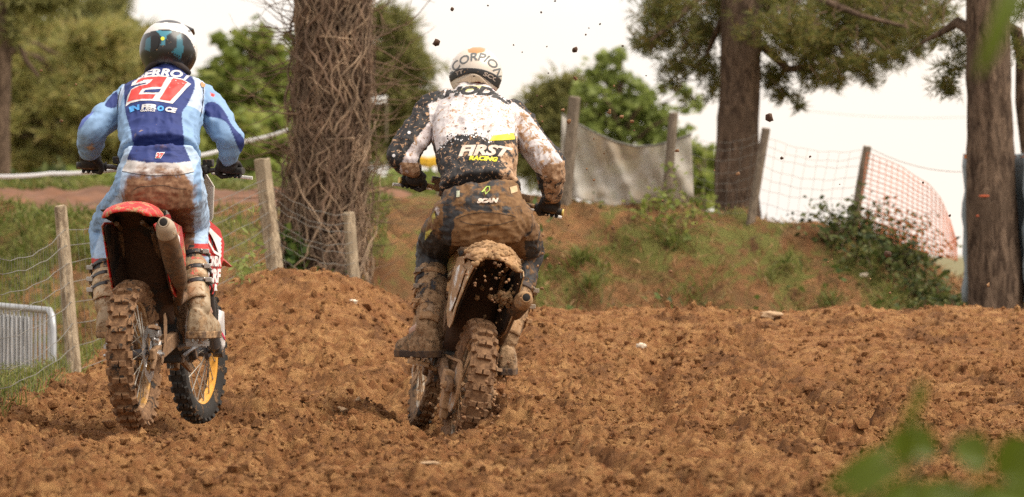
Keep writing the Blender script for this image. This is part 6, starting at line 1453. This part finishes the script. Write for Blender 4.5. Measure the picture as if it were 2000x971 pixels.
# ================================================================ flying clods, stones, near leaves
CLOD = [mud_mat('clod', (.20, .10, .045), .95, cover=.5, spots=.3, mudc=(.17, .085, .038), mudc2=(.40, .22, .10), bump=.9), mud_mat('clod_dark', (.07, .036, .020), .95, cover=.4, spots=.2, mudc=(.06, .03, .016), mudc2=(.16, .08, .04), bump=.9)]
def clod_mesh(seed, sub=2):
    bm = bmesh.new(); bmesh.ops.create_icosphere(bm, subdivisions=sub, radius=1); q = random.Random(seed); o = Vector((q.uniform(0, 50), q.uniform(0, 50), q.uniform(0, 50))); sc = Vector((q.uniform(.7, 1.2), q.uniform(.7, 1.1), q.uniform(.6, 1.1)))
    for v in bm.verts:
        d = 1 + .75 * mnoise.noise(v.co * 1.1 + o) + .45 * mnoise.noise(v.co * 2.7 + o); v.co = Vector((v.co.x * sc.x, v.co.y * sc.y, v.co.z * sc.z)) * d
    me = bpy.data.meshes.new('mud_clod'); bm.to_mesh(me); bm.free(); me.polygons.foreach_set('use_smooth', [True] * len(me.polygons)); return me
CM = [clod_mesh(i) for i in range(7)]
for i, m in enumerate(CM): m.materials.append(CLOD[1 if i >= 5 else 0])
big = {(852, 83): 'large dark clod flying left of the white helmet', (1123, 97): 'large dark clod in the sky above the leaning tarpaulin post', (1503, 230): 'large dark clod in the sky right of the large pine', (1734, 496): 'dark clod in front of the orange netting', (1198, 445): 'brown clod in front of the bank right of the black rider'}
cl = [(852, 83, 6.5, 1), (1123, 97, 6.5, 1), (1503, 230, 7.5, 1), (1734, 496, 7.5, 1), (1198, 445, 5, 0), (1582, 306, 3, 1), (1527, 309, 3, 1), (1216, 90, 2.6, 1), (883, 18, 3.4, 1), (953, 11, 2, 1), (1057, 24, 2, 1), (1084, 2, 2.4, 1), (1172, 47, 1.8, 1), (1150, 55, 1.6, 1), (1144, 68, 1.8, 1), (1124, 153, 5, 0), (1190, 219, 5, 0), (1214, 228, 4, 0), (1234, 237, 4, 0), (1199, 168, 2.6, 0), (1057, 208, 3, 0), (1100, 215, 4.2, 0), (1111, 237, 4.6, 0), (1059, 237, 2.4, 0), (1049, 187, 1.8, 1), (1068, 91, 1.8, 1), (1003, 88, 1.6, 1), (1020, 102, 1.8, 1), (1071, 143, 1.6, 1), (1160, 352, 3.2, 0), (1294, 392, 2.4, 0), (1323, 294, 4.6, 0), (1441, 340, 4.2, 0), (1855, 421, 3, 1), (1930, 557, 4.4, 0), (1160, 271, 2, 0), (1270, 440, 2.2, 0), (1310, 530, 3.6, 0), (1292, 578, 3.4, 0), (80, 138, 3.2, 0), (148, 165, 2.8, 0), (135, 186, 1.8, 0), (120, 236, 3.2, 0), (1262, 148, 1.8, 1), (1395, 333, 1.8, 0), (1640, 360, 1.6, 1), (1803, 357, 2, 1), (1060, 460, 3, 0), (1050, 520, 3, 0), (1066, 420, 2.6, 0), (1043, 572, 3, 0), (1110, 440, 2.6, 0), (1146, 330, 2, 0), (1180, 300, 2, 0), (1239, 255, 2, 0), (880, 205, 1.5, 1), (822, 170, 1.6, 1), (208, 95, 1.4, 1), (450, 62, 1.4, 1), (1240, 470, 2.4, 0), (1358, 436, 2, 0), (1700, 545, 2, 0), (1738, 572, 2.4, 0), (1617, 512, 2.4, 0), (1625, 507, 2, 0), (1524, 474, 2.2, 0)]
q = random.Random(12)
def where(x, y):
    if x < 560: return 'tiny speck of mud in the air beside the blue rider'
    if x < 900: return 'tiny dark speck of mud in the air left of the white helmet'
    if y > 765: return 'small clod thrown up where the muddy rear tyre digs in'
    if y > 660: return 'small clod flying right of the muddy rear tyre'
    if y > 455 and x < 1080: return 'small clod flying under the mud-caked rear fender'
    if x < 1095: return 'small speck of mud in the air above the black rider right arm'
    if x < 1370: return 'small dark speck of mud high in the sky right of the white helmet' if y < 160 else 'small brown clod in the air in front of the tarpaulin' if y < 400 else 'small brown clod in the air in front of the left part of the right bank'
    return 'small clod in the air in front of the wire fence' if y < 410 else 'small clod in the air in front of the right slope'
for k in range(46): cl.append((q.gauss(985, 40), q.gauss(545, 55), q.choice((1.6, 2, 2.6, 3.6)), 0))
for k in range(24): cl.append((q.gauss(1000, 45), q.gauss(740, 40), q.choice((1.6, 2, 2.8)), 0))
for k in range(60): cl.append((q.gauss(950, 45), min(868, q.gauss(815, 35)), q.choice((1.6, 2, 2.6, 3.4, 4.5)), 0))
for i, (x, y, r_, dk) in enumerate(cl):
    Y = q.uniform(22.1, 22.7) if x > 700 else q.uniform(21.2, 21.8)
    if i < 5: Y = 22.4
    if i >= 66: Y = q.uniform(22.3, 22.62)
    o = link('mud_clod', CM[(5 + i % 2) if dk else i % 5]); o.location = P(x, y, Y); s = r_ / FPX * Y; o.scale = (s, s, s); o.rotation_euler = (q.uniform(0, 6), q.uniform(0, 6), q.uniform(0, 6))
    tag(o, big.get((x, y), where(x, y)), 'mud clod', 'clods of mud in the air')
# pale stones on the track
ST = simple_mat('stone_pale', (.62, .52, .40), .8, var=.2, scale=30, bump=.4); ST2 = simple_mat('stone_tan', (.46, .31, .18), .9, var=.25, scale=20, bump=.4)
for k, (x, y, rx, rz, lb, m) in enumerate(((1252, 678, 12, 7, 'whitish flat stone on the soil right of centre', ST), (1503, 616, 16, 8, 'tan stone lying on the crest of the track', ST2), (690, 590, 9, 5, 'small pale stone on the mound below the short post', ST), (668, 803, 9, 7, 'tan stone on the soil left of the muddy bike', ST2), (700, 780, 6, 6, 'brown stone in the soil below the mound', ST2), (1690, 538, 12, 8, 'pale stone on the bank below the orange netting', ST), (840, 905, 14, 4, 'pale flat stone below the muddy bike', ST2))):
    # where the line of sight meets the ground
    Ys = np.linspace(16, 41, 2500); pts = np.array([P(x, y, Y)[:] for Y in Ys]); gz = np.where(Ys < 33, trk(pts[:, 0], pts[:, 1]), bankh(pts[:, 0], pts[:, 1])); hit = np.argmax(pts[:, 2] < gz); c = Vector(pts[hit]); s = c.y / FPX
    me = clod_mesh(40 + k, 3); me.materials.append(m); o = link('stone', me); o.location = c; o.scale = (rx * s, rx * s * .8, rz * s); tag(o, lb, 'stone', 'stones on the track')
# shrub close to the camera, far out of focus
def shrub():
    q = random.Random(21); LM = leaf_mat('near_leaves', [(.055, .080, .006), (.085, .115, .010), (.125, .155, .02)], rough=.35, back=.45); ST_ = simple_mat('near_stem', (.12, .13, .035), .6, var=.2)
    base = Vector((.86, 6.5, -.82)); t = tag(empty('leafy_shrub', base), 'blurred green shrub leaves close to the camera at bottom right', 'shrub')
    def leaf(a, b, w, nrm, mat=LM):
        a, b = Vector(a), Vector(b); d = b - a; n = Vector(nrm).normalized(); s = d.cross(n).normalized(); g = []
        for i in range(9):
            u = i / 8; ww = 1.15 * w * math.sin(math.pi * min(1, u * .96 + .02)) ** .75; c = a + d * u + n * (.10 * d.length * math.sin(math.pi * u)); g.append([c - s * ww + n * ww * .35, c - s * ww * .5 + n * ww * .08, c, c + s * ww * .5 + n * ww * .08, c + s * ww + n * ww * .35])
        obj('leaf', MB().sheet(g), mat, t, keep=True, angle=None)
    main = [base, P(2010, 1150, 6.40), P(1985, 1010, 6.30), P(1950, 900, 6.25)]; st2 = [base, P(1830, 1120, 6.20), P(1790, 980, 6.15), P(1780, 850, 6.10), P(1792, 745, 6.10)]; st3 = [base + Vector((.06, 0, 0)), P(2080, 900, 6.40), P(2110, 500, 6.30), P(2080, 150, 6.10), P(2020, -40, 5.90), P(1975, -30, 5.80)]; st4 = [base, P(1760, 1080, 6.30), P(1700, 940, 6.20), P(1660, 900, 6.20)]
    for p in (main, st2, st3, st4): obj('stem', MB().tube(p, [.007 - .0045 * i / (len(p) - 1) for i in range(len(p))], 6), ST_, t, keep=True)
    C = lambda x, y, Y=6.15: P(x, y, Y)
    for (x0, y0, x1, y1, w, Y, nr) in ((1745, 872, 1608, 965, .012, 6.20, (.3, -1, .5)), (1772, 900, 1640, 985, .013, 6.10, (.2, -1, .6)), (1748, 845, 1830, 890, .020, 6.15, (0, -1, .35)), (1780, 900, 1745, 840, .016, 6.10, (0, -1, .2)), (1780, 820, 1806, 742, .006, 6.10, (.2, -1, .2)), (1775, 850, 1772, 790, .006, 6.10, (.2, -1, .2)), (1862, 862, 1932, 905, .020, 6.10, (0, -1, .3)), (1900, 930, 1925, 870, .012, 6.20, (0, -1, .1)), (1945, 930, 2010, 860, .021, 6.20, (.2, -1, .5)), (1960, 900, 2040, 960, .024, 6.30, (0, -1, .2)), (1940, 960, 2020, 1010, .022, 6.10, (0, -1, .6)), (1840, 960, 1700, 990, .018, 6.20, (0, -1, .5)), (1860, 950, 1780, 1000, .018, 6.10, (0, -1, .3)), (1900, 950, 1860, 1010, .018, 6.30, (0, -1, .7)), (1985, 990, 1880, 975, .020, 6.30, (0, -1, .4)), (2000, 930, 1950, 870, .014, 6.40, (0, -1, .4)), (1820, 940, 1880, 985, .014, 6.15, (0, -1, .5)),
            (1968, -40, 1908, 150, .012, 5.80, (.5, -1, .2)), (1990, -30, 1955, 60, .010, 5.85, (.4, -1, .1)), (2020, -30, 2080, 120, .02, 5.90, (.4, -1, .1)), (2090, 400, 2150, 520, .02, 6.20, (.1, -1, .3)), (2100, 620, 2040, 740, .018, 6.30, (.1, -1, .3)), (2090, 800, 2180, 880, .02, 6.30, (.1, -1, .3))):
        leaf(C(x0, y0, Y), C(x1, y1, Y - .02), w, nr)
shrub()
